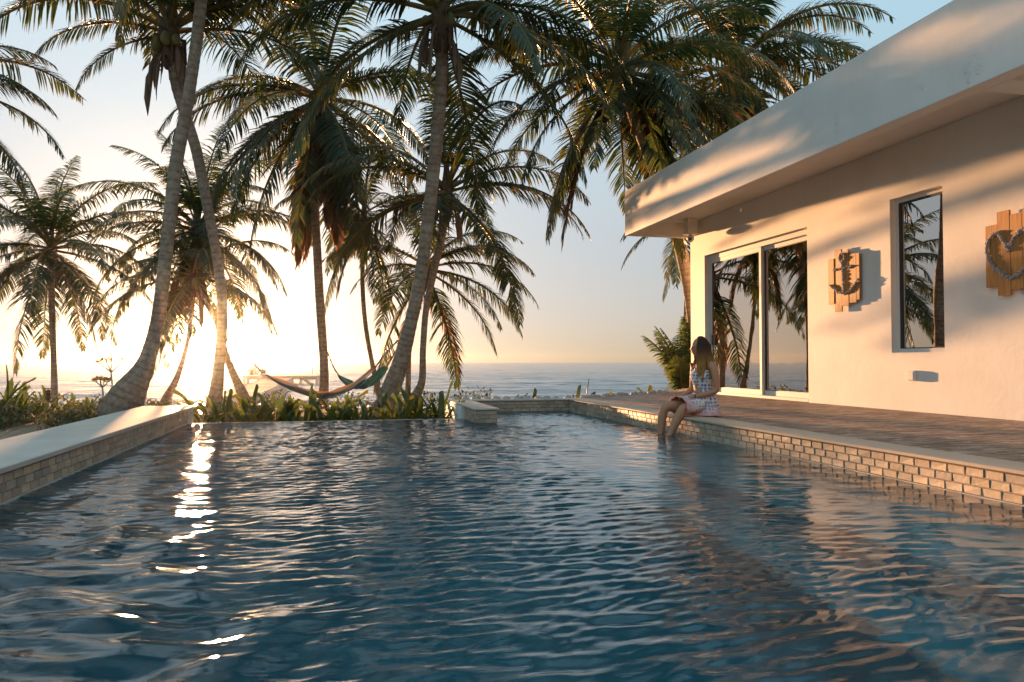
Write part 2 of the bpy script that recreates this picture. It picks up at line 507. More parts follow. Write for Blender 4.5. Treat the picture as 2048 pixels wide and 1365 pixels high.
left = 1 / (1 + np.exp((X + .2 * Y - .25) / .35)) * np.clip((5.6 - Y) / 2.2, 0, 1)
right = 1 / (1 + np.exp(-(X - (2.0 - .12 * (Y - 4))) / .28)) * np.clip((8.3 - Y) / 2.5, .15, 1)
mid = np.clip(1 - left * .8 - right * .88, .08, 1) * (1 + .35 * np.sin(X * 2.3 + Y * 1.1) * np.sin(Y * 1.9 - X))
H = A1 * mid + A2 * np.clip(left * 1.0 + .12, 0, 1) + A3 * (.35 + .05 * right) + ringw * (1 - .5 * left)
H *= 1.4
cx = .5 * (X[:-1, :-1] + X[1:, 1:]); cy = .5 * (Y[:-1, :-1] + Y[1:, 1:])
mask = ~((cy > PY1 + .02) & (cx < 1.9))
wobj = grid_mesh('pool_water', X, Y, H, WATER, mask)
tag(wobj, 'rippled blue pool water reflecting sky and house', kind='structure')
# the part of the pool behind the camera
g2 = MB(); q = [g2.vert(p) for p in ((PX0, PY0, 0), (PX1, PY0, 0), (PX1, .9, 0), (PX0, .9, 0))]; g2.face(*q)
tag(g2.build('pool_water', WATER), 'rippled pool water behind the viewer', kind='structure')

# stone tiles: seven shapes, each face tilted a little differently
def tile_mesh(k, wdt, hgt_, depth=.03, flip=False):
    r = random.Random(100 + k); m = MB()
    a, b_, c_, d_ = [depth * r.uniform(.55, 1.0) for _ in range(4)]
    a, b_, c_, d_ = depth * r.uniform(.40, .50), depth * r.uniform(.52, .63), depth * r.uniform(.50, .62), depth * r.uniform(.40, .50)
    if flip: a, b_, c_, d_ = b_, a, d_, c_
    e = .003
    # local: x along wall, y out of the wall (negative = outward), z up
    base = [(0, 0, 0), (wdt, 0, 0), (wdt, 0, hgt_), (0, 0, hgt_)]
    fr = [(e, -a, e), (wdt - e, -b_, e), (wdt - e, -c_, hgt_ - e), (e, -d_, hgt_ - e)]
    i = [m.vert(p) for p in base]; j = [m.vert(p) for p in fr]
    ctr = m.vert((wdt / 2, -(a + b_ + c_ + d_) / 4 - r.uniform(-.002, .003), hgt_ / 2))
    for n in range(4):
        m.face(i[n], i[(n + 1) % 4], j[(n + 1) % 4], j[n]); m.face(j[n], j[(n + 1) % 4], ctr)
    return m.mesh('brick', TILES[k % 7])
TW, TH = .135, .0535
TM = [tile_mesh(k, TW - .005, TH - .004, .020) for k in range(21)]
TM2 = [tile_mesh(k, TW - .005, TH - .004, .024, True) for k in range(21)]
def lay_tiles(parent, origin, direc, n, rows=3, name='brick', z0=.004, rr=None, tm=TM):
    rr = rr or random.Random(n)
    rot = math.atan2(direc[1], direc[0])
    for r in range(rows):
        off = (0, .42, .13)[r % 3] * TW
        for i in range(n):
            o = link(name, tm[rr.choice((0, 1, 2, 4, 6, 7, 8, 9, 10, 11, 13, 14, 15, 16, 18, 3, 5, 12, 20))], parent)
            s_ = i * TW + off
            o.location = (origin[0] + direc[0] * s_, origin[1] + direc[1] * s_, z0 + r * TH)
            o.rotation_euler = (0, 0, rot)
CT = .192
# right wall (deck side): faces -X ; tiles run along -Y direction so local -y is -X
w1 = thing('pool_wall', 'long tiled pool edge beside the wood-grain deck, where the woman sits', 'pool wall')
b = MB(); b.box(3.702, PY0, -.03, 3.97, PYB + .27, .168); b.build('core', GROUT, w1)
b = MB(); b.box(3.700, PY0, -1.75, 3.97, PYB + .27, -.0305); b.build('lining', PFLOOR, w1)
b = MB(); b.box(3.668, PY0, .169, 3.985, PYB - .034, CT, .004); b.build('coping', TAN, w1)
b = MB(); b.box(3.672, PY0, -.02, 3.6995, PYB - .001, .0035); b.build('waterline_trim', COP, w1)
lay_tiles(w1, (3.702, 11.47), (0, -1), 72, rr=random.Random(3))
# back wall of the recess
w2 = thing('pool_wall', 'short tiled back wall of the pool recess in front of the sea', 'pool wall')
b = MB(); b.box(2.06, PYB + .002, -.03, 3.70, PYB + .27, .168); b.build('core', GROUT, w2)
b = MB(); b.box(2.06, PYB, -1.75, 3.698, PYB + .27, -.0305); b.build('lining', PFLOOR, w2)
b = MB(); b.box(1.75, PYB - .032, .169, 3.985, PYB + .285, CT, .004); b.build('coping', COP, w2)
lay_tiles(w2, (2.09, PYB), (1, 0), 12, rr=random.Random(4))
# return pier
w3 = thing('pool_wall', 'stubby tiled pier jutting into the pool at the right end of the infinity edge', 'pool wall')
b = MB(); b.box(1.78, 9.43, -.03, 2.05, PYB + .27, .168); b.build('core', GROUT, w3)
b = MB(); b.box(1.78, 9.43, -1.75, 2.052, PYB + .27, -.0305); b.build('lining', PFLOOR, w3)
b = MB(); b.box(1.745, 9.395, .1695, 2.085, PYB - .035, CT + .001, .004); b.build('coping', COP, w3)
b = MB(); b.box(1.735, PY1 + .05, -.45, 1.779, PYB + .27, .168); b.build('outer_face', PL, w3)
lay_tiles(w3, (1.77, 9.43), (1, 0), 2, rr=random.Random(5))
lay_tiles(w3, (2.05, 9.44), (0, 1), 15, rr=random.Random(6), tm=TM2)
lay_tiles(w3, (1.78, PY1 - .03), (0, -1), 6, rr=random.Random(7))
# left wall
w4 = thing('pool_wall', 'broad pale capped wall along the far side of the pool, lit by the low sun', 'pool wall')
b = MB(); b.box(-2.38, PY0, -.03, PX0 - .002, 10.72, .168); b.build('core', PL, w4)
b = MB(); b.box(-2.38, PY0, -1.75, PX0, 10.72, -.0305); b.build('lining', PFLOOR, w4)
b = MB(); b.box(-2.42, PY0, .169, -1.766, 10.75, CT + .012, .004); b.build('coping', COP, w4)
b = MB(); b.box(PX0 + .001, PY0, -.02, PX0 + .028, PY1 - .002, .0035); b.build('waterline_trim', COP, w4)
lay_tiles(w4, (PX0 - .001, 2.6), (0, 1), 57, rr=random.Random(8), tm=TM2)
# infinity edge
e = MB(); e.box(PX0, PY1, -.015, 1.733, PY1 + .045, .003, .003);  e.box(PX0, PY1 + .0455, -.6, 1.733, PY1 + .42, -.12)
tag(e.build('infinity_edge', COP), 'thin wet lip of the infinity edge in front of the lily plants', 'pool edge')
e = MB(); e.box(PX0 - .3, PY0 - .25, -1.75, PX1 + .3, PY0, .19)
tag(e.build('pool_wall', COP), 'plain pool wall behind the viewer', 'pool wall')

e = MB(); e.box(PX0 + .002, PY1 - .002, -1.75, 1.733, PY1 + .044, -.016); tag(e.build('pool_lining', PFLOOR), 'blue mosaic lining under the infinity edge', kind='structure')
# deck
d = MB()
bx, by = 7.2, 14.2
poly = [(3.987, PY0), (12.4, PY0), (12.4, 14.2), (7.2, 14.2), (3.987, PYB + .288)]
d.prism(poly, -.3, CT - .006)
tag(d.build('deck', DECK), 'brown stamped wood-grain deck between the pool and the house', kind='structure')
# edging stones
st = thing('stone_edging', 'row of small pale round stones along the far edge of the deck', 'edging', (0, 0, 0))
pm = MB(); pm.blob((0, 0, 0), .075, .055, .05, 10, 6, .08); pme = pm.mesh('stone', STONE, True)
a0, a1 = Vector((3.99, PYB + .33, CT)), Vector((7.3, 14.35, CT))
pts = [a0.lerp(a1, (i + .5) / 26) for i in range(26)] + [Vector((1.9 + i * .17, PYB + .34, CT - .01)) for i in range(12)]
for p in pts:
    o = link('stone', pme, st, p + Vector((rnd.uniform(-.02, .02), rnd.uniform(-.02, .02), 0)))
    o.rotation_euler = (0, 0, rnd.uniform(0, 3)); o.scale = [rnd.uniform(.7, 1.1)] * 3
b = MB(); b.tube([(1.8, PYB + .33, .02), (3.99, PYB + .33, .1), (5.6, 12.98, .12), (7.3, 14.35, .12)], .07, 6); b.build('mortar_bed', GROUT, st)

# ------------------------------------------------------------------ house
HX, HY = 6.83, 13.47
hs_ = thing('house', 'single-storey white stucco house with deep flat eaves beside the pool', 'house', (HX, HY, 0))
def hb(mb, name, mat, parent=None, smooth=False):
    if parent is None: parent = hs_
    o = mb.build(name, mat, parent, smooth)
    if parent is hs_: o.location = (-HX, -HY, 0)
    return o
DY0, DY1, DZ1 = 9.75, 12.90, 2.79
WY0, WY1, WZ0, WZ1 = 7.21, 8.05, .90, 2.83
T = .22
b = MB()
zt = 3.50
b.box(HX, DY1, CT - .2, HX + T, HY, zt)
b.box(HX, DY0, DZ1, HX + T, DY1, zt)
b.box(HX, WY1, CT - .2, HX + T, DY0, zt)
b.box(HX, WY0, WZ1, HX + T, WY1, zt); b.box(HX, WY0, CT - .2, HX + T, WY1, WZ0)
b.box(HX, -2.2, CT - .2, HX + T, WY0, zt)
b.box(HX + T, HY - .2, CT - .2, 12.2, HY, zt); b.box(HX + T, -2.2, CT - .2, 12.2, -2.0, zt); b.box(12.0, -2.0, CT - .2, 12.2, HY - .2, zt)
hb(b, 'wall', PL)
FX0, FX1, FZ0, FZ1, FYE = 5.54, 5.72, 3.24, 4.12, 13.67
b = MB(); b.box(FX0, -2.6, FZ0, FX1, FYE, FZ1, .006); fas = hb(b, 'fascia', PL)
b = MB(); b.box(FX1, HY - .02, FZ0, 12.4, FYE, FZ1 - .05); hb(b, 'end_beam', PL)
for y in (5.27, -1.0):
    b = MB(); b.box(FX1, y, FZ0, HX, y + .28, 3.498); hb(b, 'cross_beam', PL)
b = MB(); b.box(FX1, -2.6, 3.502, 12.4, HY - .022, FZ1 - .1); hb(b, 'roof', PL)
# plaster drips on the fascia
for (u, v, hh) in ((1672, 240, .30), (1935, 150, .24), (1955, 130, .22), (1842, 172, .06), (1480, 420, .05)):
    c0 = onx(u, v, FX0); m = MB()
    for i in range(int(46 * hh / .3)):
        t = rnd.random() ** .7
        m.blob((FX0 - .001, c0.y + rnd.gauss(0, .022) * (1.2 - .5 * t), c0.z + hh / 2 - t * hh), .004, rnd.uniform(.003, .007), rnd.uniform(.004, .016), 5, 4, .2)
    o = m.build('drip_mark', PL, fas); o['kind'] = 'stuff'

def louvre(*a): pass
# sliding door
dr = bpy.data.objects.new('sliding_door', None); COL.objects.link(dr); dr.parent = hs_; dr.location = (-HX, -HY, 0)
fx = HX + .07
b = MB(); fw = .07
b.box(fx, DY0 + .002, CT - .003, fx + .12, DY0 + fw, DZ1 - .002); b.box(fx, DY1 - fw, CT - .003, fx + .12, DY1 - .002, DZ1 - .002)
b.box(fx, DY0 + fw, DZ1 - .09, fx + .12, DY1 - fw, DZ1 - .002); b.box(fx - .03, DY0 + fw, CT - .003, fx + .12, DY1 - fw, CT + .04)
b.build('frame', FRAME, dr)
mid_ = 11.13
def sash(y0, y1, x, nm='sash'):
    b = MB(); s_ = .065; z0, z1 = CT + .042, DZ1 - .092
    b.box(x, y0, z0, x + .04, y0 + s_, z1, .004); b.box(x, y1 - s_, z0, x + .04, y1, z1, .004)
    b.box(x + .001, y0 + s_, z1 - .07, x + .039, y1 - s_, z1); b.box(x + .001, y0 + s_, z0, x + .039, y1 - s_, z0 + .08)
    sh = b.build(nm, FRAME, dr)
    b = MB(); b.box(x + .016, y0 + s_ - .004, z0 + .078, x + .024, y1 - s_ + .004, z1 - .068)
    b.build('glass', GLASS, sh)
    b = MB()
    for (ya, yb, za, zb) in ((y0 + s_, y0 + s_ + .012, z0 + .08, z1 - .07), (y1 - s_ - .012, y1 - s_, z0 + .08, z1 - .07), (y0 + s_ + .012, y1 - s_ - .012, z1 - .082, z1 - .07), (y0 + s_ + .012, y1 - s_ - .012, z0 + .08, z0 + .09)):
        b.box(x + .010, ya, za, x + .0155, yb, zb)
    b.build('gasket', DARK, sh)
    return sh
s1 = sash(DY0 + fw + .002, mid_ + .04, fx + .055)
s2 = sash(mid_ - .03, DY1 - fw - .002, fx + .004)
b = MB(); hy = DY1 - fw - .035; b.box(fx - .03, hy - .012, 1.05, fx - .022, hy + .012, 1.32, .003); b.box(fx - .022, hy - .008, 1.06, fx + .0035, hy + .008, 1.09); b.box(fx - .022, hy - .008, 1.28, fx + .0035, hy + .008, 1.31)
b.build('handle', FRAME, s2)
b = MB(); hy -= .075; b.box(fx - .028, hy - .010, 1.10, fx - .018, hy + .010, 1.28); b.box(fx - .0175, hy - .008, 1.10, fx + .003, hy + .008, 1.13); b.box(fx - .0175, hy - .008, 1.25, fx + .003, hy + .008, 1.28)
b.build('latch', DARK, s2)
# window
wn_ = bpy.data.objects.new('window', None); COL.objects.link(wn_); wn_.parent = hs_; wn_.location = (-HX, -HY, 0)
b = MB(); x = HX + .085
b.box(x, WY0 + .002, WZ0 + .002, x + .06, WY0 + .045, WZ1 - .002); b.box(x, WY1 - .045, WZ0 + .002, x + .06, WY1 - .002, WZ1 - .002)
b.box(x, WY0 + .045, WZ1 - .05, x + .06, WY1 - .045, WZ1 - .002); b.box(x, WY0 + .045, WZ0 + .002, x + .06, WY1 - .045, WZ0 + .05)
b.build('frame', FRAME, wn_)
b = MB(); b.box(x + .02, WY0 + .04, WZ0 + .045, x + .03, WY1 - .04, WZ1 - .045); b.build('glass', GLASS, wn_)
b = MB(); b.box(x + .008, WY1 - .085, WZ0 + .05, x + .0195, WY1 - .045, WZ1 - .05); b.box(x + .008, WY0 + .045, WZ1 - .075, x + .0195, WY1 - .085, WZ1 - .05); b.box(x + .008, WY0 + .045, WZ0 + .05, x + .0195, WY1 - .085, WZ0 + .062); b.build('gasket', DARK, wn_)
# room behind the glass
b = MB(); b.box(HX + T + .002, -1.9, CT - .19, 11.9, HY - .22, CT - .01)
b.box(11.9, -1.9, CT, 11.95, HY - .22, 3.49); hb(b, 'interior', ROOM)
m = MB(); n = 120; y0, y1 = DY0 + .08, 11.6
for k in range(n + 1):
    t = k / n; yy_ = y0 + (y1 - y0) * t * 1.0; xx_ = HX + .34 + .035 * math.sin(t * 70) + .012 * math.sin(t * 173)
    m.vert((xx_, yy_, CT)); m.vert((xx_, yy_, DZ1 + .1))
    if k: i = 2 * k; m.face(i - 2, i, i + 1, i - 1)
hb(m, 'curtain', CURT)
m = MB()
for k in range(41):
    t = k / 40; m.vert((HX + .34 + .03 * math.sin(t * 24), 12.35 + .5 * t, CT)); m.vert((HX + .34 + .03 * math.sin(t * 24), 12.35 + .5 * t, DZ1 + .1))
    if k: i = 2 * k; m.face(i - 2, i, i + 1, i - 1)
hb(m, 'curtain', CURT)

# camera under the eave
sc_ = thing('security_camera', 'small white dome security camera under the eave corner of the house', 'security camera', (6.62, 13.05, 3.502))
b = MB(); b.box(-.10, -.10, -.30, .10, .10, 0, .008); b.build('junction_box', PLASTIC, sc_)
b = MB(); b.blob((-.01, -.02, -.37), .07, .07, .075, 14, 10); b.build('housing', PLASTIC, sc_, True)
b = MB(); b.blob((-.04, -.075, -.39), .028, .028, .028, 10, 8); b.build('lens', DARK, sc_, True)
# outlet
oc = onx(1828, 752, HX)
ou = thing('outdoor_outlet', 'small white weatherproof outlet box on the wall below the window', 'outlet', (HX, oc.y, oc.z))
b = MB(); b.box(-.045, -.05, -.06, -.001, .05, .065, .006); b.build('cover', PLASTIC, ou)
b = MB(); b.box(-.054, -.043, -.052, -.0455, .043, .055, .003); b.build('lid', PLASTIC, ou)

# driftwood signs
def plank_sign(kind, label, cat, yc, planks, xg):
    t = thing(kind, label, cat, (HX, yc, 0))
    for i, (ya, yb, z0, z1, th) in enumerate(planks):
        b = MB(); b.box(-.052 - th, ya + .0015, z0, -.034, yb - .0015, z1, .003)
        b.build('plank', WOOD, t)
    z_a = max(p[2] for p in planks) + .12; z_b = min(p[3] for p in planks) - .12
    ylo, yhi = min(p[0] for p in planks), max(p[1] for p in planks)
    for z in (z_a, z_b):
        b = MB(); b.box(-.0335, ylo + .05, z, -.001, yhi - .05, z + .05); b.build('batten', WOOD, t)
    return t
# plank limits read off the photograph on the wall plane
def wy(u): return onx(u, 560, HX - .05).y
def wz(u, v): return onx(u, v, HX - .05).z
XS = HX - .05
ac = wy(1690)
pl = []
for (ua, ub, vt, vb) in ((1657, 1669, 519, 609), (1669, 1683.5, 500, 624), (1683.5, 1698, 503, 612), (1698, 1713, 507.5, 606), (1713, 1719.5, 506, 600)):
    y1, y0 = wy(ua) - ac, wy(ub) - ac
    um = (ua + ub) / 2
    pl.append((y0, y1, wz(um, vb), wz(um, vt), rnd.uniform(0, .008)))
sg = plank_sign('anchor_sign', 'pine plank sign with an anchor made of sea shells, between the door and the window', 'wall sign', ac, pl, 0)
def shells(parent, path, rad, n, name):
    m = MB()
    L = [0]
    for i in range(1, len(path)): L.append(L[-1] + math.dist(path[i], path[i - 1]))
    for _ in range(n):
        s_ = rnd.random() * L[-1]
        i = max(1, next(k for k in range(len(L)) if L[k] >= s_)); t = (s_ - L[i - 1]) / (L[i] - L[i - 1])
        y = path[i - 1][0] * (1 - t) + path[i][0] * t; z = path[i - 1][1] * (1 - t) + path[i][1] * t
        r = rnd.random(); an = rnd.uniform(0, 6.28)
        rot = Matrix.Rotation(rnd.uniform(0, 3), 3, 'X') @ Matrix.Rotation(rnd.uniform(0, 3), 3, 'Y')
        s0 = rnd.uniform(.006, .012)
        m.blob((-.058 - (1 - r) * rad * .6, y + math.cos(an) * rad * r, z + math.sin(an) * rad * r), s0, s0 * rnd.uniform(.5, 1), s0 * rnd.uniform(.6, 1.8), 6, 4, .12, rot)
    o = m.build(name, SHELL, parent, False); o['kind'] = 'stuff'; return o
def wp(u, v, yc): return (wy(u) - yc, wz(u, v))
# anchor: ring, shank, stock, arms
ring = [wp(1686 + 5.5 * math.cos(a), 516 + 8 * math.sin(a), ac) for a in np.linspace(0, 2 * math.pi, 14)]
shells(sg, ring, .016, 150, 'shell_ring')
shells(sg, [wp(1686, 524, ac), wp(1687.5, 552, ac), wp(1689, 585, ac)], .018, 170, 'shell_shank')
shells(sg, [wp(1668, 541, ac), wp(1687, 537, ac), wp(1706, 533, ac)], .014, 110, 'shell_stock')
shells(sg, [wp(1660, 571, ac), wp(1669, 577, ac), wp(1678, 585, ac), wp(1690, 588, ac), wp(1702, 582, ac), wp(1711, 569, ac), wp(1717, 560, ac)], .019, 260, 'shell_arms')
hc = wy(2030)
pl = []
for (ua, ub, vt, vb) in ((1972, 1996, 451, 575), (1996, 2022, 422, 591), (2022, 2047, 427, 579), (2047, 2074, 416, 588), (2074, 2098, 440, 566)):
    um = (ua + ub) / 2
    pl.append((wy(ub) - hc, wy(ua) - hc, wz(um, vb), wz(um, vt), rnd.uniform(0, .008)))
sh = plank_sign('heart_sign', 'pine plank sign with a heart made of sea shells, right of the window', 'wall sign', hc, pl, 0)
hp = [wp(u, v, hc) for u, v in ((2023, 503), (2012, 485), (2001, 468), (1992, 468), (1981, 480), (1976, 500), (1980, 520), (1992, 537), (2010, 551), (2026, 557), (2042, 547), (2060, 528), (2072, 505), (2075, 480), (2064, 460), (2046, 460), (2034, 474), (2023, 490))]
shells(sh, hp, .026, 900, 'shell_heart')

# ------------------------------------------------------------------ palms
def frond_mesh(e0, droop, L, seed, dead=False, young=False, ln=1.0):
    r = random.Random(seed); m = MB()
    N = 30
    pts = [Vector((0, 0, 0))]; tang = []
    side = r.uniform(-.25, .25); twist = r.uniform(-.35, .35)
    for i in range(N):
        s_ = i / N
        a = math.radians(e0 - droop * (s_ ** 1.35)); sd = side * s_ * s_
        a = max(a, math.radians(-88))
        t = Vector((math.cos(a) * math.cos(sd), math.cos(a) * math.sin(sd), math.sin(a)))
        tang.append(t); pts.append(pts[-1] + t * (L / N))
    tang.append(tang[-1])
    base = (.10, .075, .03) if not dead else (.13, .075, .045)
    m.cur = (.17, .15, .045) if not dead else (.16, .10, .06)
    rad = [(.045 * (1 - i / N) ** .8 + .006, .026 * (1 - i / N) ** .8 + .005) for i in range(N + 1)]
    rad[0] = (.07, .03)
    m.tube(pts, rad, 5, False)
    tc_ = [(.022, .055, .030), (.028, .065, .032), (.018, .045, .028), (.045, .070, .024)]
    NL = 92 if not young else 60
    gaps = [(r.uniform(.2, 1), r.uniform(.01, .035), r.choice((-1, 1))) for _ in range(5)]
    s0 = .13
    for sd in (-1, 1):
        for k in range(NL):
            s_ = s0 + (1 - s0) * (k + r.uniform(-.3, .3)) / NL
            s_ = min(.995, max(s0, s_))
            if r.random() < (.04 if not dead else .22) or any(abs(s_ - g0) < gw and sd == gs for g0, gw, gs in gaps): continue
            f = s_ * N; i = int(f); fr = f - i
            p = pts[i].lerp(pts[i + 1], fr); t = tang[i]
            lat = t.cross(Vector((0, 0, 1)));
            if lat.length < .05: lat = Vector((0, 1, 0))
            lat = lat.normalized() * -sd
            upv = lat.cross(t) * (1 if sd > 0 else -1)
            if upv.z < 0 and abs(t.z) < .9: upv = -upv
            q = (s_ - s0) / (1 - s0)
            ll = ln * (.28 + .62 * math.sin(math.pi * min(1, q * .92 + .12)) ** .8) * (1 - .35 * q) * r.uniform(.82, 1.12)
            fwd = .35 + .75 * q ** 1.5
            lift = .30 * (1 - q) + .05 + twist * sd * .5
            if dead: lift = -.5; fwd += .3
            dr_ = (lat * 1.0 + t * fwd + upv * lift + Vector((r.gauss(0, .07), r.gauss(0, .07), r.gauss(0, .07)))).normalized()
            g_ = r.uniform(.75, 1.25) * (1.15 if not dead else 2.2)
            wdt = .040 * (1 - .35 * q) * r.uniform(.8, 1.15)
            col = r.choice(tc_)
            if young: col = tuple(c * 1.8 for c in col)
            if dead: col = r.choice([(.16, .10, .055), (.12, .07, .045), (.20, .13, .07), (.09, .06, .04)])
            tip = (.24, .12, .035) if r.random() < .5 else tuple(c * 1.25 for c in col)
            seg = [0, .33, .68, 1.0]; wf = [.55, 1, .8, .0]
            q0 = p; dd = dr_.copy(); prev = None
            for n_ in range(4):
                if n_:
                    dd = (dd + Vector((0, 0, -1)) * g_ * .42 * (seg[n_] - seg[n_ - 1]) * (1.0 + n_ * .55)).normalized()
                    q0 = q0 + dd * ll * (seg[n_] - seg[n_ - 1])
                wd = (t - dd * t.dot(dd)); wd = wd.normalized() if wd.length > .01 else Vector((0, 0, 1))
                hw = wdt * wf[n_] / 2
                m.cur = tuple(a_ * (1 - .7 * (n_ == 3)) + b_ * .7 * (n_ == 3) for a_, b_ in zip(col, tip))
                if n_ < 3:
                    cur = (m.vert(q0 - wd * hw), m.vert(q0 + wd * hw))
                    if prev: m.face(prev[0], prev[1], cur[1], cur[0])
                    prev = cur
                else:
                    e_ = m.vert(q0); m.face(prev[0], prev[1], e_)
    return m.mesh('frond', LEAF)
CL = [(82, 45), (66, 70), (48, 85), (30, 88), (12, 78), (-8, 66), (-30, 50), (-55, 30)]
FM = {}
for ci, (e0, dp) in enumerate(CL):
    for s_ in range(3): FM[ci, s_] = frond_mesh(e0, dp, 3.55, 40 + ci * 7 + s_)
DEADM = [frond_mesh(-62, 24, 3.0, 300 + k, True, ln=.8) for k in range(4)]
spm = MB(); spm.tube([(0, 0, 0), (.12, 0, -.10), (.19, 0, -.35), (.21, 0, -.62), (.20, 0, -.85)], [(.012, .012), (.02, .015), (.055, .02), (.05, .015), (.004, .003)], 6); SPM = spm.mesh('spathe', SPATHE, True)
cm = MB(); cm.blob((0, 0, 0), .10, .10, .13, 10, 8); NUTM = cm.mesh('coconut', NUT, True)

def catmull(pts, n):
    P_ = [pts[0] + (pts[0] - pts[1])] + list(pts) + [pts[-1] + (pts[-1] - pts[-2])]
    out = []
    for i in range(1, len(P_) - 2):
        for k in range(n):
            t = k / n; a, b_, c, d_ = P_[i - 1], P_[i], P_[i + 1], P_[i + 2]
            out.append(.5 * ((2 * b_) + (c - a) * t + (2 * a - 5 * b_ + 4 * c - d_) * t * t + (3 * b_ - 3 * c + d_ - a) * t ** 3))
    out.append(P_[-2]); return out

def palm(label, ctrl, d, seed, nf=24, fs=1.0, extra=(), dead=0, spathes=3, nuts=6, emin=0, cmax=7, group='coconut palms on the beach'):
    """ctrl: (u, v, width px[, depth]) from the foot to the crown."""
    r = random.Random(seed)
    pts, wid = [], []
    for c in ctrl:
        dd = c[3] if len(c) > 3 else d
        pts.append(P(c[0], c[1], dd)); wid.append(c[2] * dd / FPX / 2 * .88)
    # carry the foot down into the ground
    foot = pts[0].copy(); gz = hgt(foot.x, foot.y) - .1
    if foot.z > gz:
        dirn = (pts[0] - pts[1]); dirn = dirn / max(.2, abs(dirn.z)); k = foot.z - gz
        pts.insert(0, foot + Vector((dirn.x * .55, dirn.y * .55, -1)) * k); wid.insert(0, wid[0] * (1.2 if wid[0] < .3 else 1.05))
    root = thing('coconut_palm', label, 'palm tree', pts[0], 0, group)
    o0 = pts[0].copy()
    W = [Vector((x, 0, 0)) for x in wid]
    sp = catmull(pts, 12); sw = [x.x for x in catmull(W, 12)]
    # resample
    L = [0]
    for i in range(1, len(sp)): L.append(L[-1] + (sp[i] - sp[i - 1]).length)
    step = .03; n = int(L[-1] / step); m = MB(); j = 0; rings = []
    sides = 14; nxt = .1; ph = 0; flutes = [r.uniform(0, 6.28) for _ in range(3)]
    nrm = Vector((1, 0, 0)); path = []; ringpos = 0; gap = .11
    for i in range(n + 1):
        s_ = i * step
        while j < len(L) - 2 and L[j + 1] < s_: j += 1
        t = (s_ - L[j]) / max(1e-6, L[j + 1] - L[j]); p = sp[j].lerp(sp[j + 1], t); w_ = sw[j] * (1 - t) + sw[j + 1] * t
        ringpos += step
        scar = 0
        if ringpos > gap: ringpos = 0; gap = r.uniform(.06, .16) ; scar = 1
        path.append((p, w_, scar, ringpos / .11, s_))
    for i, (p, w_, scar, rp, s_) in enumerate(path):
        tg = (path[min(i + 1, n)][0] - path[max(i - 1, 0)][0]).normalized()
        nrm = (nrm - tg * nrm.dot(tg)).normalized(); bi = tg.cross(nrm)
        rg = []
        for k in range(sides):
            a = 2 * math.pi * k / sides
            lump = 1 + .035 * math.sin(2 * a + flutes[0] + s_ * 1.1) + .025 * math.sin(3 * a + flutes[1] - s_ * 2.3) + r.uniform(-.02, .02)
            if s_ < .7: lump += .05 * (1 - s_ / .7) * math.sin(5 * a + flutes[2]) ** 2
            rr_ = w_ * lump * (1.035 - .05 * min(1, rp)) * (.965 if scar else 1)
            m.cur = ((.5 if scar else 0) * r.uniform(.4, 1), max(0, .8 - s_ / 1.6) * .9 * r.uniform(.6, 1), 0)
            rg.append(m.vert(p - o0 + nrm * rr_ * math.cos(a) + bi * rr_ * math.sin(a)))
        if rings:
            b_ = rings[-1]
            for k in range(sides): m.face(b_[k], b_[(k + 1) % sides], rg[(k + 1) % sides], rg[k])
        rings.append(rg)
    m.face(*rings[-1])
    m.build('trunk', TRUNK, root, True)
    top = pts[-1] - o0; wt = wid[-1]
    # fibrous crown heart
    c = MB(); c.tube([top - Vector((0, 0, .55)), top - Vector((0, 0, .3)), top, top + Vector((0, 0, .35)), top + Vector((0, 0, .9))], [wt * 1.0, wt * 1.5, wt * 1.6, wt * 1.1, .03], 10)
    for k in range(26):
        a = r.uniform(0, 6.28); z = r.uniform(-.6, .2); q0 = top + Vector((math.cos(a) * wt * 1.3, math.sin(a) * wt * 1.3, z))
        c.tube([q0, q0 + Vector((math.cos(a) * .1, math.sin(a) * .1, .02)), q0 + Vector((math.cos(a) * .14, math.sin(a) * .14, -r.uniform(.15, .5)))], [.02, .03, .004], 4)
    c.build('crown_heart', FIBRE, root)
    def put(name, me, az, z, sc, off=None, tilt=0):
        o = link(name, me, root); rad = wt * .9
        o.location = top + Vector((math.cos(az) * rad, math.sin(az) * rad, z)); o.rotation_euler = (tilt, 0, az); o.scale = (sc, sc, sc)
        return o
    fa = math.atan2(FH.y, FH.x)
    az0 = r.uniform(0, 6.28)
    for k in range(nf):
        t = (k + .5) / nf; az = az0 + k * 2.39996
        ci = min(cmax, int((t ** .95) * (cmax + 1 - emin) + r.uniform(-.35, .35))); ci = max(0, ci)
        sc = fs * (1 if ci > 0 else .85) * r.uniform(.88, 1.1)
        put('frond', FM[ci, r.randrange(3)], az, .42 - .07 * ci, sc, tilt=r.uniform(-.12, .12))
    # chosen fronds: screen azimuth in degrees (0 right, 90 away, 180 left, 270 towards the viewer), class, scale
    ra = math.atan2(RT.y, RT.x)
    for (sa, ci, sc) in extra:
        put('frond', FM[ci, r.randrange(3)], ra + math.radians(sa), .42 - .07 * ci, sc * fs)
    for k in range(dead):
        o = put('dead_frond', r.choice(DEADM), az0 + k * 2.39996 * 1.3, -.15 - .1 * r.random(), fs * r.uniform(.75, 1.15))
    for k in range(spathes):
        put('spathe', SPM, r.uniform(0, 6.28), -.1 + r.uniform(-.25, .1), r.uniform(.8, 1.4))
    for k in range(nuts):
        a = r.uniform(0, 6.28); o = put('coconut', NUTM, a, -.12 + r.uniform(-.18, .1), r.uniform(.8, 1.15))
        o.location += Vector((math.cos(a), math.sin(a), 0)) * r.uniform(.05, .2)
    return root

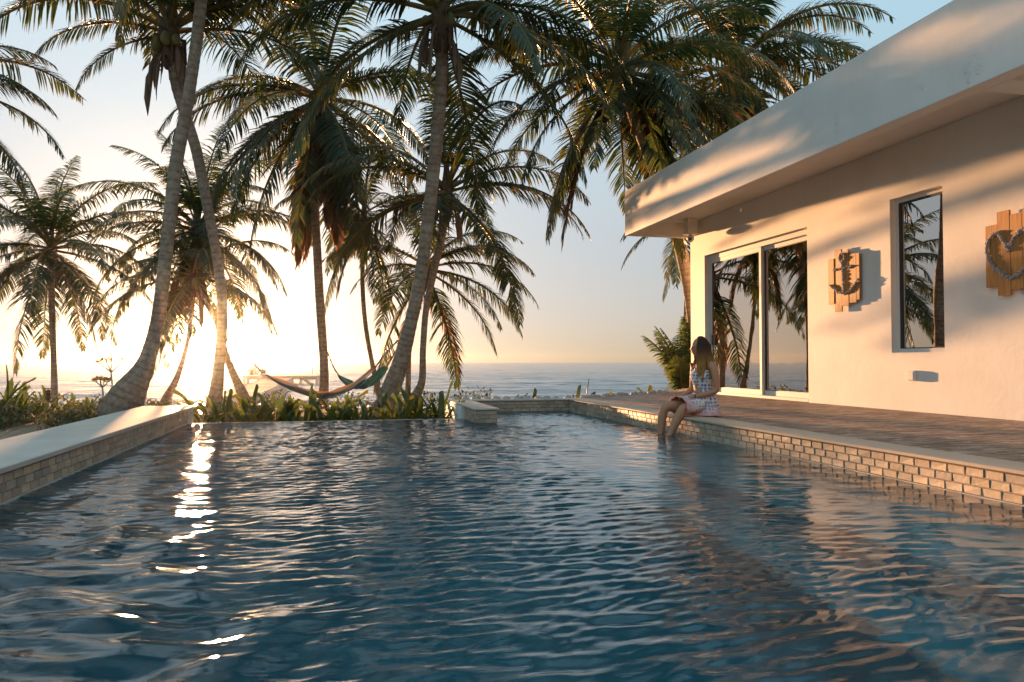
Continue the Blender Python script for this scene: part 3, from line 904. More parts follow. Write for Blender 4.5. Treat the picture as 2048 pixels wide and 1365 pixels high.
palm('slim palm standing alone at the left, its round crown just above the sea horizon', [(109, 800, 15), (107, 700, 13), (104, 620, 13), (101, 505, 13)], 25, 1, 26, 1.12, nuts=5, spathes=2,
     extra=((0, 4, 1), (180, 4, 1), (20, 2, 1), (160, 2, 1), (200, 6, 1), (340, 6, 1)))
palm('thick palm leaning right with a flared foot beside the pale wall', [(246, 812, 86, 12.3), (286, 740, 44, 12.4), (303, 690, 32), (318, 620, 29), (333, 500, 29), (352, 330, 30), (376, 200, 26), (396, 60, 25), (404, -60, 25), (404, -330, 24)], 12.5, 2, 22, 1.1, emin=0,
     extra=((190, 6, 1.1), (350, 6, 1)))
palm('palm crossing behind the thick leaning trunk, with hanging spathes and green coconuts', [(428, 812, 34), (437, 735, 26), (445, 640, 24), (438, 540, 23), (418, 430, 23), (395, 310, 23), (372, 235, 23), (352, 165, 25), (342, 80, 26)], 14, 3, 7, .95,
     extra=((183, 3, 1.15), (178, 2, 1.15), (195, 4, .75), (0, 3, .9), (8, 4, 1), (165, 1, 1), (185, 5, .6), (20, 2, 1), (350, 3, 1)), spathes=11, nuts=10, emin=0, cmax=3)
palm('short curved palm with the sun shining just under its crown', [(330, 806, 22), (352, 760, 14), (370, 705, 12), (379, 660, 11), (384, 620, 11), (386, 560, 11)], 21, 4, 14, .85, extra=((180, 4, 1), (0, 5, 1)), dead=1)
palm('palm leaning left behind the crossing trunk, its bushy crown near the sun', [(492, 806, 28), (468, 752, 18), (450, 705, 15), (436, 650, 14), (412, 600, 14), (398, 530, 14), (396, 470, 14)], 22, 5, 28, .98,
     extra=((5, 3, 1.1), (350, 5, 1), (175, 3, 1.05), (190, 5, 1), (0, 6, 1)), dead=3, nuts=4)
palm('upright middle palm, its trunk wrapped by a skirt of hanging dead fronds', [(646, 812, 25), (648, 740, 20), (641, 620, 19), (634, 500, 19), (630, 400, 19), (632, 300, 20), (640, 205, 24)], 19.5, 6, 20, 1.2,
     extra=((180, 4, 1.05), (185, 6, 1.05), (200, 6, 1), (170, 3, 1), (350, 6, 1.05), (0, 3, 1), (300, 6, 1), (240, 6, 1), (320, 7, 1.1), (270, 7, 1)), dead=14, nuts=4)
palm('thin palm between the middle palm and the leaning ringed palm', [(762, 806, 14), (745, 730, 11), (731, 650, 10.5), (725, 560, 10), (728, 440, 10)], 21, 7, 11, .8, dead=5, extra=((300, 7, .9), (240, 6, .8)))
palm('ringed palm leaning right from the hammock ends, nearly touching the top of the picture', [(770, 812, 46, 13.4), (798, 735, 38, 13.4), (820, 650, 31, 13.3), (840, 560, 29, 13.2), (855, 450, 29, 13), (868, 330, 29, 12.9), (879, 220, 28, 12.7), (884, 130, 28, 12.6), (882, 40, 31, 12.5)], 13.8, 8, 19, 1.0,
     extra=((0, 4, 1.0), (350, 5, 1), (10, 4, 1), (180, 3, 1.05), (190, 4, 1)), spathes=8, nuts=3, cmax=6)
palm('palm just right of the leaning ringed palm, long fronds reaching over the sea', [(812, 818, 32), (842, 770, 18), (846, 700, 15), (852, 620, 15), (868, 540, 17), (884, 470, 18), (893, 395, 20)], 17, 9, 13, .97,
     extra=((2, 3, 1.05), (352, 4, 1.0), (5, 2, .8), (180, 3, 1), (170, 5, 1), (90, 1, 1)), spathes=6, nuts=7, dead=0, cmax=6)
palm('thin palm behind the leaning pair, its small crown lowest on the right', [(815, 806, 15), (818, 720, 11), (822, 650, 10), (838, 580, 10), (852, 545, 12)], 21, 10, 10, .95,
     extra=((0, 3, 1), (355, 4, 1.05), (345, 5, 1.05), (350, 6, .95), (5, 2, .9), (180, 4, .7)), dead=2)
palm('large palm rising behind the near eave, one withered frond hanging clear of its crown', [(1400, 812, 30, 17), (1386, 640, 27, 16.5), (1362, 500, 28, 16), (1330, 400, 27, 15.6), (1288, 285, 27, 15.2), (1238, 150, 28, 15)], 15, 11, 28, 1.0,
     extra=((180, 3, 1.05), (175, 4, 1), (185, 5, .9), (0, 4, 1), (350, 6, 1), (10, 3, 1.1), (300, 6, .9), (0, 5, 1), (15, 6, .85), (345, 7, .8), (30, 5, .9), (60, 6, .85), (320, 6, .85), (181, 7, 1.0), (5, 7, .8), (25, 7, .85), (50, 7, .8), (335, 6, .9), (80, 6, .9), (350, 7, .95), (20, 6, 1), (10, 7, .95), (340, 7, .9)), dead=5, nuts=4)
palm('palm crown lit orange on the right, rising behind the roof', [(1500, 812, 30), (1492, 560, 26), (1482, 380, 26), (1474, 240, 27), (1470, 145, 28)], 18, 12, 28, 1.05,
     extra=((3, 3, 1.1), (350, 4, 1.05), (0, 2, 1), (10, 5, 1)), dead=4)
palm('pale slender palm seen through the gap left of the house corner', [(1366, 812, 13), (1370, 700, 10), (1372, 600, 9), (1384, 500, 9), (1392, 440, 9)], 24, 13, 14, .85, extra=((180, 5, 1), (185, 4, .9)), nuts=2, spathes=1)
palm('palm at the left border with only frond tips in view', [(-330, 830, 50), (-300, 600, 32), (-260, 400, 30), (-215, 210, 30)], 12, 14, 6, .9,
     extra=((0, 3, .8), (5, 4, .9), (355, 5, .9), (350, 6, .95), (8, 2, .8), (0, 6, .8), (12, 3, .8)))
# palms beyond the frame that the windows mirror
palm('palm left of the pool, outside the picture', [(-980, 900, 40), (-940, 500, 30), (-910, 200, 30)], 15, 15, 16, .95)

# young palm beside the house corner
yp = thing('young_palm', 'bushy young palm growing beside the house corner at the deck end', 'palm', onz(1372, 789, CT - .5) if False else Vector((P(1371, 780, 16.4).x, P(1371, 780, 16.4).y, -.3)))
ym = [frond_mesh(e0, dp, 1.9, 500 + k, young=True, ln=.55) for k, (e0, dp) in enumerate(((86, 14), (79, 28), (70, 40), (60, 52)))]
for k in range(22):
    o = link('frond', ym[k % 4], yp, (rnd.uniform(-.12, .12), rnd.uniform(-.1, .1), rnd.uniform(.2, .75)))
    o.rotation_euler = (0, 0, k * 2.4); sc = rnd.uniform(.68, 1.0); o.scale = (sc, sc, sc)
b = MB(); b.tube([(0, 0, -.1), (.02, 0, .4), (0, .02, .9)], [.13, .11, .05], 8); b.build('trunk', FIBRE, yp)

# ------------------------------------------------------------------ lily plants
def strap(seed, big=1.0):
    r = random.Random(seed); m = MB(); n = 6; L = r.uniform(.55, .8) * big; lean = r.uniform(.1, 1.25); w0 = r.uniform(.042, .068) * big
    p = Vector((.03, 0, 0)); a = math.radians(90) - lean * .5; pr = None
    cut = r.random() < .45
    base = r.choice([(.045, .085, .018), (.06, .10, .02), (.035, .07, .018), (.08, .11, .025)])
    for i in range(n + 1):
        t = i / n; a2 = a - lean * t * t
        if i: p = p + Vector((math.cos(a2), 0, math.sin(a2))) * L / n
        w_ = w0 * (.55 + .9 * math.sin(math.pi * min(1, t * .62 + .12))) * (1 if t < .8 else ((1 - t) / .2 if not cut else .9)) / 2
        nr = Vector((-math.sin(a2), 0, math.cos(a2)))
        m.cur = base if t < .95 else tuple(c * 1.4 for c in base)
        tr = (m.vert(p + Vector((0, -w_, 0)) + nr * w_ * .35), m.vert(p - nr * w_ * .1), m.vert(p + Vector((0, w_, 0)) + nr * w_ * .35 - Vector((0, 0, .04 if cut and i == n else 0))))
        if pr: m.face(pr[0], pr[1], tr[1], tr[0]); m.face(pr[1], pr[2], tr[2], tr[1])
        pr = tr
    return m.mesh('leaf', SLEAF, True)
SM = [strap(700 + k) for k in range(14)]
def lily(x, y, z, n, sc, label, group, r):
    t = thing('lily_plant', label, 'plant', (x, y, z), r.uniform(0, 6.28), group)
    for k in range(n):
        o = link('leaf', r.choice(SM), t, (r.uniform(-.06, .06), r.uniform(-.06, .06), 0))
        s_ = sc * r.uniform(.7, 1.15) * (1 if k > n * .4 else .75); o.scale = (s_, s_, s_)
        o.rotation_euler = (r.uniform(-.25, .25), (r.uniform(-.1, .25) if k > n * .4 else r.uniform(.2, .8)), k * 2.4 + r.uniform(-.3, .3))
    return t
r_ = random.Random(77)
ORD = ['first', 'second', 'third', 'fourth', 'fifth', 'sixth', 'seventh', 'eighth', 'ninth', 'tenth', 'eleventh', 'twelfth', 'thirteenth', 'fourteenth', 'fifteenth', 'sixteenth', 'seventeenth', 'eighteenth']
for i in range(34):
    x = -1.85 + 3.5 * ((i % 17) + r_.uniform(-.3, .3)) / 16.5; row = i // 17
    x = min(1.58, x)
    y = 10.98 + row * .5 + r_.uniform(-.1, .12)
    lily(x, y, -.32, 18 if row == 0 else 12, r_.uniform(.85, 1.08) * (1 if row == 0 else 1.05), 'lily plant behind the infinity edge, %s from the left in the %s row' % (ORD[i % 17], 'front' if row == 0 else 'back'), 'lily plants behind the infinity edge', r_)
for i in range(17):
    t = i / 16; x = 2.2 + 4.2 * t; y = 12.15 + max(0, (x - 3.9)) * .78 + r_.uniform(0, .25)
    lily(x, y, -.35, 8, r_.uniform(.9, 1.12), 'lily plant with leaf tips above the recess coping, %s from the left' % ORD[i], 'lily plants beyond the pool recess', r_)
LB = ['at the very border', 'just left of the torch', 'behind the torch foot', 'cut by the border, lower', 'right of the torch', 'below the slim palm', 'right of the slim palm', 'midway to the thick palm', 'outside the border', 'lowest on the sand', 'next to the thick palm foot', 'directly behind the torch', 'at the back by the border', 'outermost and lowest']
for n_, (u, v, sc) in enumerate(((10, 842, 1.35), (35, 846, 1.2), (70, 838, 1.1), (-20, 856, 1.4), (115, 835, .9), (150, 832, .9), (168, 842, .95), (190, 825, .8), (-60, 850, 1.3), (52, 848, .8), (225, 828, .8), (90, 824, 1.0), (20, 828, 1.2), (-90, 860, 1.2))):
    p = onz(u, v, -.34)
    lily(p.x, p.y, -.36, 15, sc * r_.uniform(.78, 1.0), 'broad-leaved lily clump in the sunny left bed, %s' % LB[n_], 'lily plants in the left bed', r_)

# low ground cover, too small to count
def cover(name, label, rects, n, hmax, seed, sz=.05):
    r = random.Random(seed); m = MB()
    for _ in range(n):
        x0, y0, x1, y1 = r.choice(rects); x, y = r.uniform(x0, x1), r.uniform(y0, y1)
        z = hgt(x, y); hh = hmax * (.35 + .65 * abs(math.sin(x * 2.1 + 1) * math.cos(y * 1.7)))
        c_ = Vector((x, y, z + r.uniform(0, 1) ** .7 * hh)); s_ = r.uniform(.6, 1.3) * sz
        a = r.uniform(0, 6.28); e_ = r.uniform(-.3, 1.0)
        dv = Vector((math.cos(a) * math.cos(e_), math.sin(a) * math.cos(e_), math.sin(e_))); sdv = Vector((-math.sin(a), math.cos(a), 0))
        m.cur = r.choice([(.04, .07, .018), (.06, .09, .02), (.09, .11, .03), (.03, .05, .015), (.12, .10, .035)])
        i = [m.vert(c_), m.vert(c_ + dv * s_ * .6 + sdv * s_ * .3), m.vert(c_ + dv * s_ * 1.3), m.vert(c_ + dv * s_ * .6 - sdv * s_ * .3)]
        m.face(*i)
    o = m.build(name, SLEAF); tag(o, label, name.replace('_', ' '), kind='stuff'); return o
cover('ground_cover', 'low leafy ground cover along the beach side of the pool', [(-10.5, 13.4, -2.8, 16), (-4.2, 12.2, -2.5, 14), (-8.5, 13, -5, 15)], 26000, .42, 5)
cover('ground_cover', 'low leafy undergrowth between the lily plants behind the infinity edge', [(-2.2, 10.8, 1.7, 12.3)], 9000, .34, 6)
cover('ground_cover', 'low shore plants at the top of the beach', [(-16, 15.5, 3.5, 18), (-20, 14.5, -6, 17)], 24000, .5, 7, .075)
cover('ground_cover', 'undergrowth beyond the deck and house corner', [(4.0, 14.8, 9.5, 16.5), (2.0, 12.2, 4.2, 13)], 8000, .3, 8)

# small frangipani
def frangi(u, v, d, h, label, seed):
    r = random.Random(seed); p = P(u, v, d); base = Vector((p.x, p.y, hgt(p.x, p.y)))
    t = thing('frangipani', label, 'small tree', base)
    H_ = p.z - base.z
    b = MB(); tips = []
    def br(p0, dv, l, rad, lev):
        p1 = p0 + dv * l; b.tube([p0, p0.lerp(p1, .5) + Vector((r.uniform(-.02, .02), 0, 0)), p1], [rad, rad * .85, rad * .75], 6)
        if lev == 0: tips.append(p1); return
        for k in range(4):
            a = k * 1.6 + r.uniform(-.4, .4)
            d2 = (dv * .8 + Vector((math.cos(a), math.sin(a), 0)) * .8).normalized(); br(p1, d2, l * r.uniform(.25, .38), rad * .65, lev - 1)
    br(Vector((0, 0, 0)), Vector((-.12, 0, 1)).normalized(), H_, .024, 2)
    b.build('trunk', JPOST, t, True)
    m = MB()
    for q in tips:
        for k in range(12):
            a = r.uniform(0, 6.28); e_ = r.uniform(-.2, 1.2); dv = Vector((math.cos(a) * math.cos(e_), math.sin(a) * math.cos(e_), math.sin(e_)))
            m.cur = r.choice([(.10, .11, .03), (.25, .16, .10), (.5, .38, .30)])
            sdv = Vector((-math.sin(a), math.cos(a), 0)); l = r.uniform(.05, .12)
            m.face(m.vert(q), m.vert(q + dv * l * .6 + sdv * .014), m.vert(q + dv * l), m.vert(q + dv * l * .6 - sdv * .014))
    m.build('leaf_tuft', SLEAF, t)['kind'] = 'stuff'
frangi(233, 745, 15.5, 1, 'little bare-stemmed tree with a flat tufted top left of the thick palm', 3)
frangi(212, 775, 15, 1, 'smaller sparse twiggy shrub leaning beside the little tufted tree', 9)

# torch
tp = onz(95, 858, -.33)
tt = thing('garden_torch', 'slim bamboo garden torch stuck in the sand by the left lily bed', 'garden torch', tp)
hz = (P(95, 800, (tp - CAM).dot(FW)).z - tp.z)
b = MB(); b.tube([(0, 0, -.1), (.004, 0, hz * .5), (0, 0, hz)], [.013, .013, .016], 8); b.build('pole', BAMBOO, tt)
b = MB()
for k in range(10):
    a = k * .628; b.tube([(.02 * math.cos(a), .02 * math.sin(a), hz - .02), (.055 * math.cos(a), .055 * math.sin(a), hz + .10), (.062 * math.cos(a), .062 * math.sin(a), hz + .20)], .006, 4)
for z in (.06, .12, .19):
    b.tube([((.035 + z * .15) * math.cos(a), (.035 + z * .15) * math.sin(a), hz + z) for a in np.linspace(0, 6.283, 12)], .006, 4)
b.build('cage', BAMBOO, tt)
b = MB(); b.tube([(0, 0, hz), (0, 0, hz + .15), (0, 0, hz + .17)], [.033, .04, .012], 10); b.build('oil_can', DARK, tt)

# ------------------------------------------------------------------ hammocks
def hammock(label, pix, d0, d1, c0, c1, width, mat):
    n0 = len(pix); pts = []
    for i, (u, v) in enumerate(pix): pts.append(P(u, v, d0 + (d1 - d0) * i / (n0 - 1)))
    o0 = pts[0]; root = thing('hammock', label, 'hammock', o0, 0, 'hammocks strung between the palms')
    sp = catmull(pts, 10); n = len(sp)
    axis = (pts[-1] - pts[0]); axis.z = 0; axis.normalize(); lat = Vector((-axis.y, axis.x, 0))
    i0, i1 = int(c0 * n), int(c1 * n)
    m = MB(); K = 16; rows = []
    for i in range(i0, i1 + 1):
        t = (i - i0) / (i1 - i0); w_ = width * math.sin(math.pi * t) ** .55 + .035
        row = []
        for k in range(K + 1):
            q = k / K * 2 - 1; ang_ = q * 1.35
            off = lat * math.sin(ang_) * w_ * .5 + Vector((0, 0, (1 - math.cos(ang_)) * w_ * .42)) + Vector((0, 0, .012 * math.sin(q * 11 + t * 20)))
            m.cur = (k / K, t, 0); row.append(m.vert(sp[i] - o0 + off))
        rows.append(row)
    for a, b_ in zip(rows, rows[1:]):
        for k in range(K): m.face(a[k], a[k + 1], b_[k + 1], b_[k])
    m.build('cloth', mat, root, True)
    for part in (sp[:i0 + 1], sp[i1:]):
        b = MB(); q = [p - o0 + Vector((0, 0, .02)) for p in part]
        b.tube(q, .016, 6)
        for s_ in (-1, 1):
            b.tube([p + lat * .02 * s_ * math.sin(k * .9) for k, p in enumerate(q)], .008, 4)
        b.build('rope', ROPE, root)
    for e_ in (pts[0], pts[-1]):
        b = MB(); b.tube([e_ - o0 + Vector((.03 * math.cos(a), 0, .03 * math.sin(a))) for a in np.linspace(0, 6.283, 10)], .006, 5); b.build('hook', DARK, root)
    return root
HM1 = m_hammock('striped_hammock_cloth', [(0, (.30, .16, .07)), (.10, (.10, .15, .21)), (.34, (.62, .58, .52)), (.42, (.10, .15, .22)), (.58, (.55, .54, .52)), (.66, (.14, .22, .28)), (.92, (.38, .19, .08))])
HM2 = m_hammock('teal_hammock_cloth', [(0, (.03, .16, .17)), (.3, (.04, .22, .22)), (.45, (.02, .14, .16)), (.6, (.05, .25, .24)), (.8, (.03, .20, .21))])
hammock('long striped hammock in orange, white and blue slung across two palms', [(452, 676), (500, 724), (545, 760), (595, 785), (650, 797), (700, 781), (740, 748), (770, 712), (795, 684)], 13.8, 13.4, .22, .80, .30, HM1)
hammock('shorter teal hammock hanging behind the striped one', [(655, 706), (668, 738), (688, 764), (712, 778), (735, 775), (757, 757), (775, 732), (792, 704)], 19.2, 13.5, .22, .84, .28, HM2)

# ------------------------------------------------------------------ jetty
JZ = -.5
jt = thing('jetty', 'wooden jetty running out over the sea to a cross platform', 'jetty')
nR, fR, nL, fL = onz(512, 792, JZ), onz(583, 757, JZ), onz(432, 792, JZ), onz(535, 757, JZ)
NP = 90; pk = MB(); pk.box(0, 0, -.05, 1, 1, 0)
for k in range(NP):
    t0, t1 = k / NP, (k + .9) / NP
    b = MB(); a_, b_, c_, d_ = nL.lerp(fL, t0), nR.lerp(fR, t0), nR.lerp(fR, t1), nL.lerp(fL, t1)
    z = rnd.uniform(-.008, .008)
    i = [b.vert(q + Vector((0, 0, z))) for q in (a_, b_, c_, d_)]; j = [b.vert(q + Vector((0, 0, z - .05))) for q in (a_, b_, c_, d_)]
    b.face(*i); b.face(*j[::-1])
    for n in range(4): b.face(i[n], j[n], j[(n + 1) % 4], i[(n + 1) % 4])
    b.build('plank', JWOOD, jt)
for (A_, B_) in ((nR, fR), (nL, fL)):
    dn = Vector((0, 0, -.17)); b = MB(); b.tube([A_ + dn, B_ + dn], [(.11, .06), (.11, .06)], 4, flat=(0, 0, 1)); b.build('beam', JWOOD, jt)
    for k in range(24):
        p = A_.lerp(B_, k / 23)
        b = MB(); b.tube([p + Vector((.08 if A_ is nR else -.08, 0, .03)), Vector((p.x + (.08 if A_ is nR else -.08), p.y, -2.4))], .085, 7); b.build('post', JPOST, jt)
b = MB(); q = [onz(484, 753, JZ), onz(640, 753, JZ), onz(640, 750.5, JZ), onz(484, 750.5, JZ)]
i = [b.vert(p + Vector((0, 0, .02))) for p in q]; j = [b.vert(p + Vector((0, 0, -.28))) for p in q]
b.face(*i)
for n in range(4): b.face(i[n], j[n], j[(n + 1) % 4], i[(n + 1) % 4])
b.build('platform', JWOOD, jt)
for u in (488, 496, 520, 584, 602, 634):
    p = onz(u, 753, JZ); b = MB(); b.tube([p, Vector((p.x, p.y, -2.6))], .13, 7); b.build('post', JPOST, jt)
for u in (625, 634):
    p = onz(u, 751, JZ); b = MB(); b.tube([p, p + Vector((0, 0, .9))], .035, 6); b.build('pole', JPOST, jt)
b = MB(); p0, p1 = onz(600, 753.5, JZ), onz(634, 753.5, JZ); b.tube([p0 + Vector((0, -.2, 0)), p1 + Vector((0, -.2, -.95))], .12, 5); b.build('brace', JWOOD, jt)

# ------------------------------------------------------------------ people
def skin_body(name, verts, edges, radii, mat, parent, sub=2, root=0):
    me = bpy.data.meshes.new(name); me.from_pydata([tuple(v) for v in verts], edges, [])
    o = bpy.data.objects.new('skin_source', me); COL.objects.link(o)
    md = o.modifiers.new('s', 'SKIN'); md.use_smooth_shade = True
    lay = me.skin_vertices[0] if len(me.skin_vertices) else None
    if lay is None:
        bpy.context.view_layer.objects.active = o; bpy.ops.mesh.customdata_skin_add(); lay = me.skin_vertices[0]
    for i, r in enumerate(radii):
        lay.data[i].radius = r if hasattr(r, '__len__') else (r, r); lay.data[i].use_root = (i == root)
    s2_ = o.modifiers.new('u', 'SUBSURF'); s2_.levels = sub; s2_.render_levels = sub
    dg = bpy.context.evaluated_depsgraph_get(); ev = o.evaluated_get(dg)
    m2 = bpy.data.meshes.new_from_object(ev); m2.name = name
    bpy.data.objects.remove(o)
    m2.materials.clear(); m2.materials.append(mat); m2.polygons.foreach_set('use_smooth', [True] * len(m2.polygons))
    return link(name, m2, parent)

wo = thing('person', 'woman in a patterned sundress sitting on the pool edge, feet in the water', 'person', (4.0, 7.6, CT))
O = Vector((4.0, 7.6, CT))
def W_(x, y, z): return Vector((x - .05, y, z)) - O
V = []; Ed = []; Rd = []
def add(p, r, par=None):
    V.append(p); Rd.append(r); i = len(V) - 1
    if par is not None: Ed.append((par, i))
    return i
pel = add(W_(4.05, 7.61, .30), (.115, .14))
wa = add(W_(4.06, 7.61, .44), (.088, .115), pel)
ch = add(W_(4.05, 7.61, .60), (.095, .125), wa)
up_ = add(W_(4.06, 7.60, .725), (.07, .12), ch)
nk = add(W_(4.055, 7.60, .80), (.046, .046), up_)
nk2 = add(W_(4.035, 7.605, .87), (.044, .044), nk)
hips = {}
for sd, hy_, kx, ky, ax_, ay_ in ((-1, 7.52, 3.73, 7.46, 3.50, 7.47), (1, 7.70, 3.63, 7.70, 3.55, 7.67)):
    h_ = add(W_(4.0, hy_, .285), (.092, .09), pel)
    th = add(W_((4.0 + kx) / 2, (hy_ + ky) / 2, .295), (.078, .076), h_)
    kn = add(W_(kx, ky, .285), (.056, .056), th)
    cf = add(W_(kx * .72 + ax_ * .28 - .012, ky, .15), (.054, .052), kn)
    c2 = add(W_(kx * .4 + ax_ * .6, (ky + ay_) / 2, .02), (.042, .040), cf)
    an = add(W_(ax_, ay_, -.12), (.033, .033), c2)
    ft = add(W_(ax_ - .10, ay_, -.17), (.032, .04), an)
    tf = add(W_(ax_ - .18, ay_, -.19), (.016, .034), ft)
arm = {}
for sd, sx, sy, ex, ey, ez, hx, hy_, hz_ in ((-1, 4.09, 7.44, 4.10, 7.385, .47, 3.87, 7.50, .405), (1, 4.03, 7.765, 4.02, 7.80, .48, 3.83, 7.66, .41)):
    s0 = add(W_(sx, sy, .735), (.05, .05), up_)
    ua = add(W_((sx + ex) / 2, (sy + ey) / 2 - .01 * -sd, .60), (.041, .041), s0)
    el = add(W_(ex, ey, ez), (.035, .035), ua)
    fo = add(W_((ex + hx) / 2, (ey + hy_) / 2, (ez + hz_) / 2 - .006), (.033, .033), el)
    wr = add(W_(hx, hy_, hz_), (.022, .026), fo)
    pa = add(W_(hx - .055, hy_ + .02 * -sd * -1, hz_ - .012), (.017, .036), wr)
    arm[sd] = (Vector((hx - .07, hy_ - .02 * sd * -1 * -1, hz_ - .014)) - O)
skin_body('body', V, Ed, Rd, SKIN, wo, 2)
# fingers
for sd in (-1, 1):
    base = arm[sd]
    for k in range(4):
        y = (k - 1.5) * .017
        l = (.05, .058, .06, .046)[k]
        dirv = Vector((-.8, .45 * -sd * -1 * (1 if sd < 0 else -1), -.15)).normalized()
        p0 = base + Vector((0, y, 0)); p1 = p0 + dirv * l * .5; p2 = p1 + (dirv + Vector((0, 0, -.6))).normalized() * l * .5
        b = MB(); b.tube([p0 - dirv * .02, p0, p1, p2], [.009, .0088, .008, .006], 6); b.build('finger', SKIN, wo, True)
    b = MB(); p0 = base + Vector((.03, .028 * -sd, .0)); b.tube([p0, p0 + Vector((-.02, .018 * -sd, -.003)), p0 + Vector((-.045, .018 * -sd, -.01))], [.011, .0095, .007], 6); b.build('thumb', SKIN, wo, True)
b = MB(); wpt = W_(3.885, 7.497, .41)
b.tube([wpt + Vector((.004 * math.cos(a), .033 * math.cos(a), .030 * math.sin(a))) for a in np.linspace(0, 6.283, 14)], .006, 5, False); b.build('bracelet', DARK, wo, True)
# head: faces the sun, a touch away from the viewer
HC = W_(4.015, 7.605, .945)
fdir = Vector((-.93, .36, -.03)).normalized(); sdir = Vector((0, 0, 1)).cross(fdir).normalized(); hup = fdir.cross(sdir).normalized()
def hp_(f_, s_, u_): return HC + fdir * f_ + sdir * s_ + hup * u_
h = MB(); nu, nv = 28, 22; rows = []
for j in range(nv + 1):
    th = math.pi * j / nv; row = []
    for i in range(nu if 0 < j < nv else 1):
        ph = 2 * math.pi * i / nu; f_ = math.cos(ph) * math.sin(th); s_ = math.sin(ph) * math.sin(th); u_ = math.cos(th)
        F_, S_, U_ = f_ * .092, s_ * .072, u_ * .112
        if u_ < 0: S_ *= 1 + .42 * u_ * (1 if f_ > -.3 else .6); F_ *= 1 - .10 * u_ * (f_ > 0) + .25 * u_ * (f_ < 0)
        if f_ > 0:
            nose = math.exp(-((U_ + .012) / .016) ** 2 - (S_ / .011) ** 2); F_ += .020 * nose
            br_ = math.exp(-((U_ - .022) / .012) ** 2 - (S_ / .04) ** 2); F_ += .005 * br_
            ey = math.exp(-((U_ - .004) / .010) ** 2 - ((abs(S_) - .03) / .013) ** 2); F_ -= .007 * ey
            mo = math.exp(-((U_ + .048) / .009) ** 2 - (S_ / .02) ** 2); F_ += .006 * mo
            chn = math.exp(-((U_ + .090) / .018) ** 2 - (S_ / .022) ** 2); F_ += .010 * chn
        row.append(h.vert(hp_(F_, S_, U_)))
    rows.append(row)
for j in range(nv):
    a, c = rows[j], rows[j + 1]
    for i in range(nu):
        a0, a1 = a[i % len(a)], a[(i + 1) % len(a)]; b0, b1 = c[i % len(c)], c[(i + 1) % len(c)]
        if len(a) == 1: h.face(a0, b0, b1)
        elif len(c) == 1: h.face(a0, b0, a1)
        else: h.face(a0, b0, b1, a1)
h.build('head', SKIN, wo, True)
EYE = simple('eye', (.05, .03, .02), .2, 0, 5, 0); LIP = simple('lip', (.42, .13, .10), .4, .1, 20, 0)
for s_ in (-1, 1):
    b = MB(); b.blob(hp_(.080, .029 * s_, .004), .010, .012, .008, 8, 6); b.build('eye', EYE, wo, True)
    b = MB(); b.tube([hp_(.084, .016 * s_, .022), hp_(.083, .030 * s_, .027), hp_(.074, .044 * s_, .021)], .0028, 5); b.build('eyebrow', HAIR, wo, True)
    b = MB(); b.blob(hp_(-.005, .071 * s_, -.008), .018, .008, .028, 8, 6); b.build('ear', SKIN, wo, True)
b = MB(); b.tube([hp_(.088, -.018, -.048), hp_(.0975, 0, -.047), hp_(.088, .018, -.048)], [.003, .0065, .003], 6); b.build('mouth', LIP, wo, True)
# hair: cap and many tapered locks falling over the back and shoulder
hr = MB(); rr = random.Random(21)
root_c = (.045, .022, .011); tipc = (.62, .30, .085)
def hpt(f_, s_, u_): return hp_(f_ * .104, s_ * .087, u_ * .124)
for k in range(230):
    ph = rr.uniform(-1.95, 1.95)         # 0 is the back of the head
    th = rr.uniform(.05, 1.15) if abs(ph) < 1.5 else rr.uniform(.05, .6)
    f_ = -math.cos(ph) * math.sin(th); s_ = math.sin(ph) * math.sin(th); u_ = math.cos(th)
    pts = [hpt(f_ * .4 + .03, s_ * .4, .99), hpt(f_ * .9, s_ * .9, max(.35, u_ * .98)), hpt(-math.cos(ph) * 1.02, math.sin(ph) * 1.03, .15)]
    ln_ = rr.uniform(.17, .33) * (1 if abs(ph) < 1.9 else .8)
    q = hpt(-math.cos(ph) * 1.03, math.sin(ph) * 1.06, -.35); pts.append(q)
    swx = rr.uniform(-.02, .02); fwd_ = fdir * (.010 if abs(ph) > 1.1 else -.03); wav = rr.uniform(0, 6)
    for n in (1, 2, 3, 4):
        pts.append(q + Vector((0, 0, -ln_ * n / 4)) + fwd_ * n * .35 + sdir * (math.sin(ph) * .012 * n + .007 * math.sin(n * 1.9 + wav)) + fdir * .010 * math.sin(n * 2.2 + wav))
    n0 = len(hr.v); rad = [.004, .010, .013, .013, .012, .010, .007, .002]
    rad = [x * rr.uniform(.8, 1.2) for x in rad]
    hr.tube(pts, rad, 5, False)
    for idx_ in range(n0, len(hr.v)):
        t = ((idx_ - n0) // 5) / 7; t = max(0, (t - .36) / .6); t = min(1, t); hr.t[idx_] = tuple(a * (1 - t) + c * t for a, c in zip(root_c, tipc))
hr.build('hair', HAIR, wo, True)
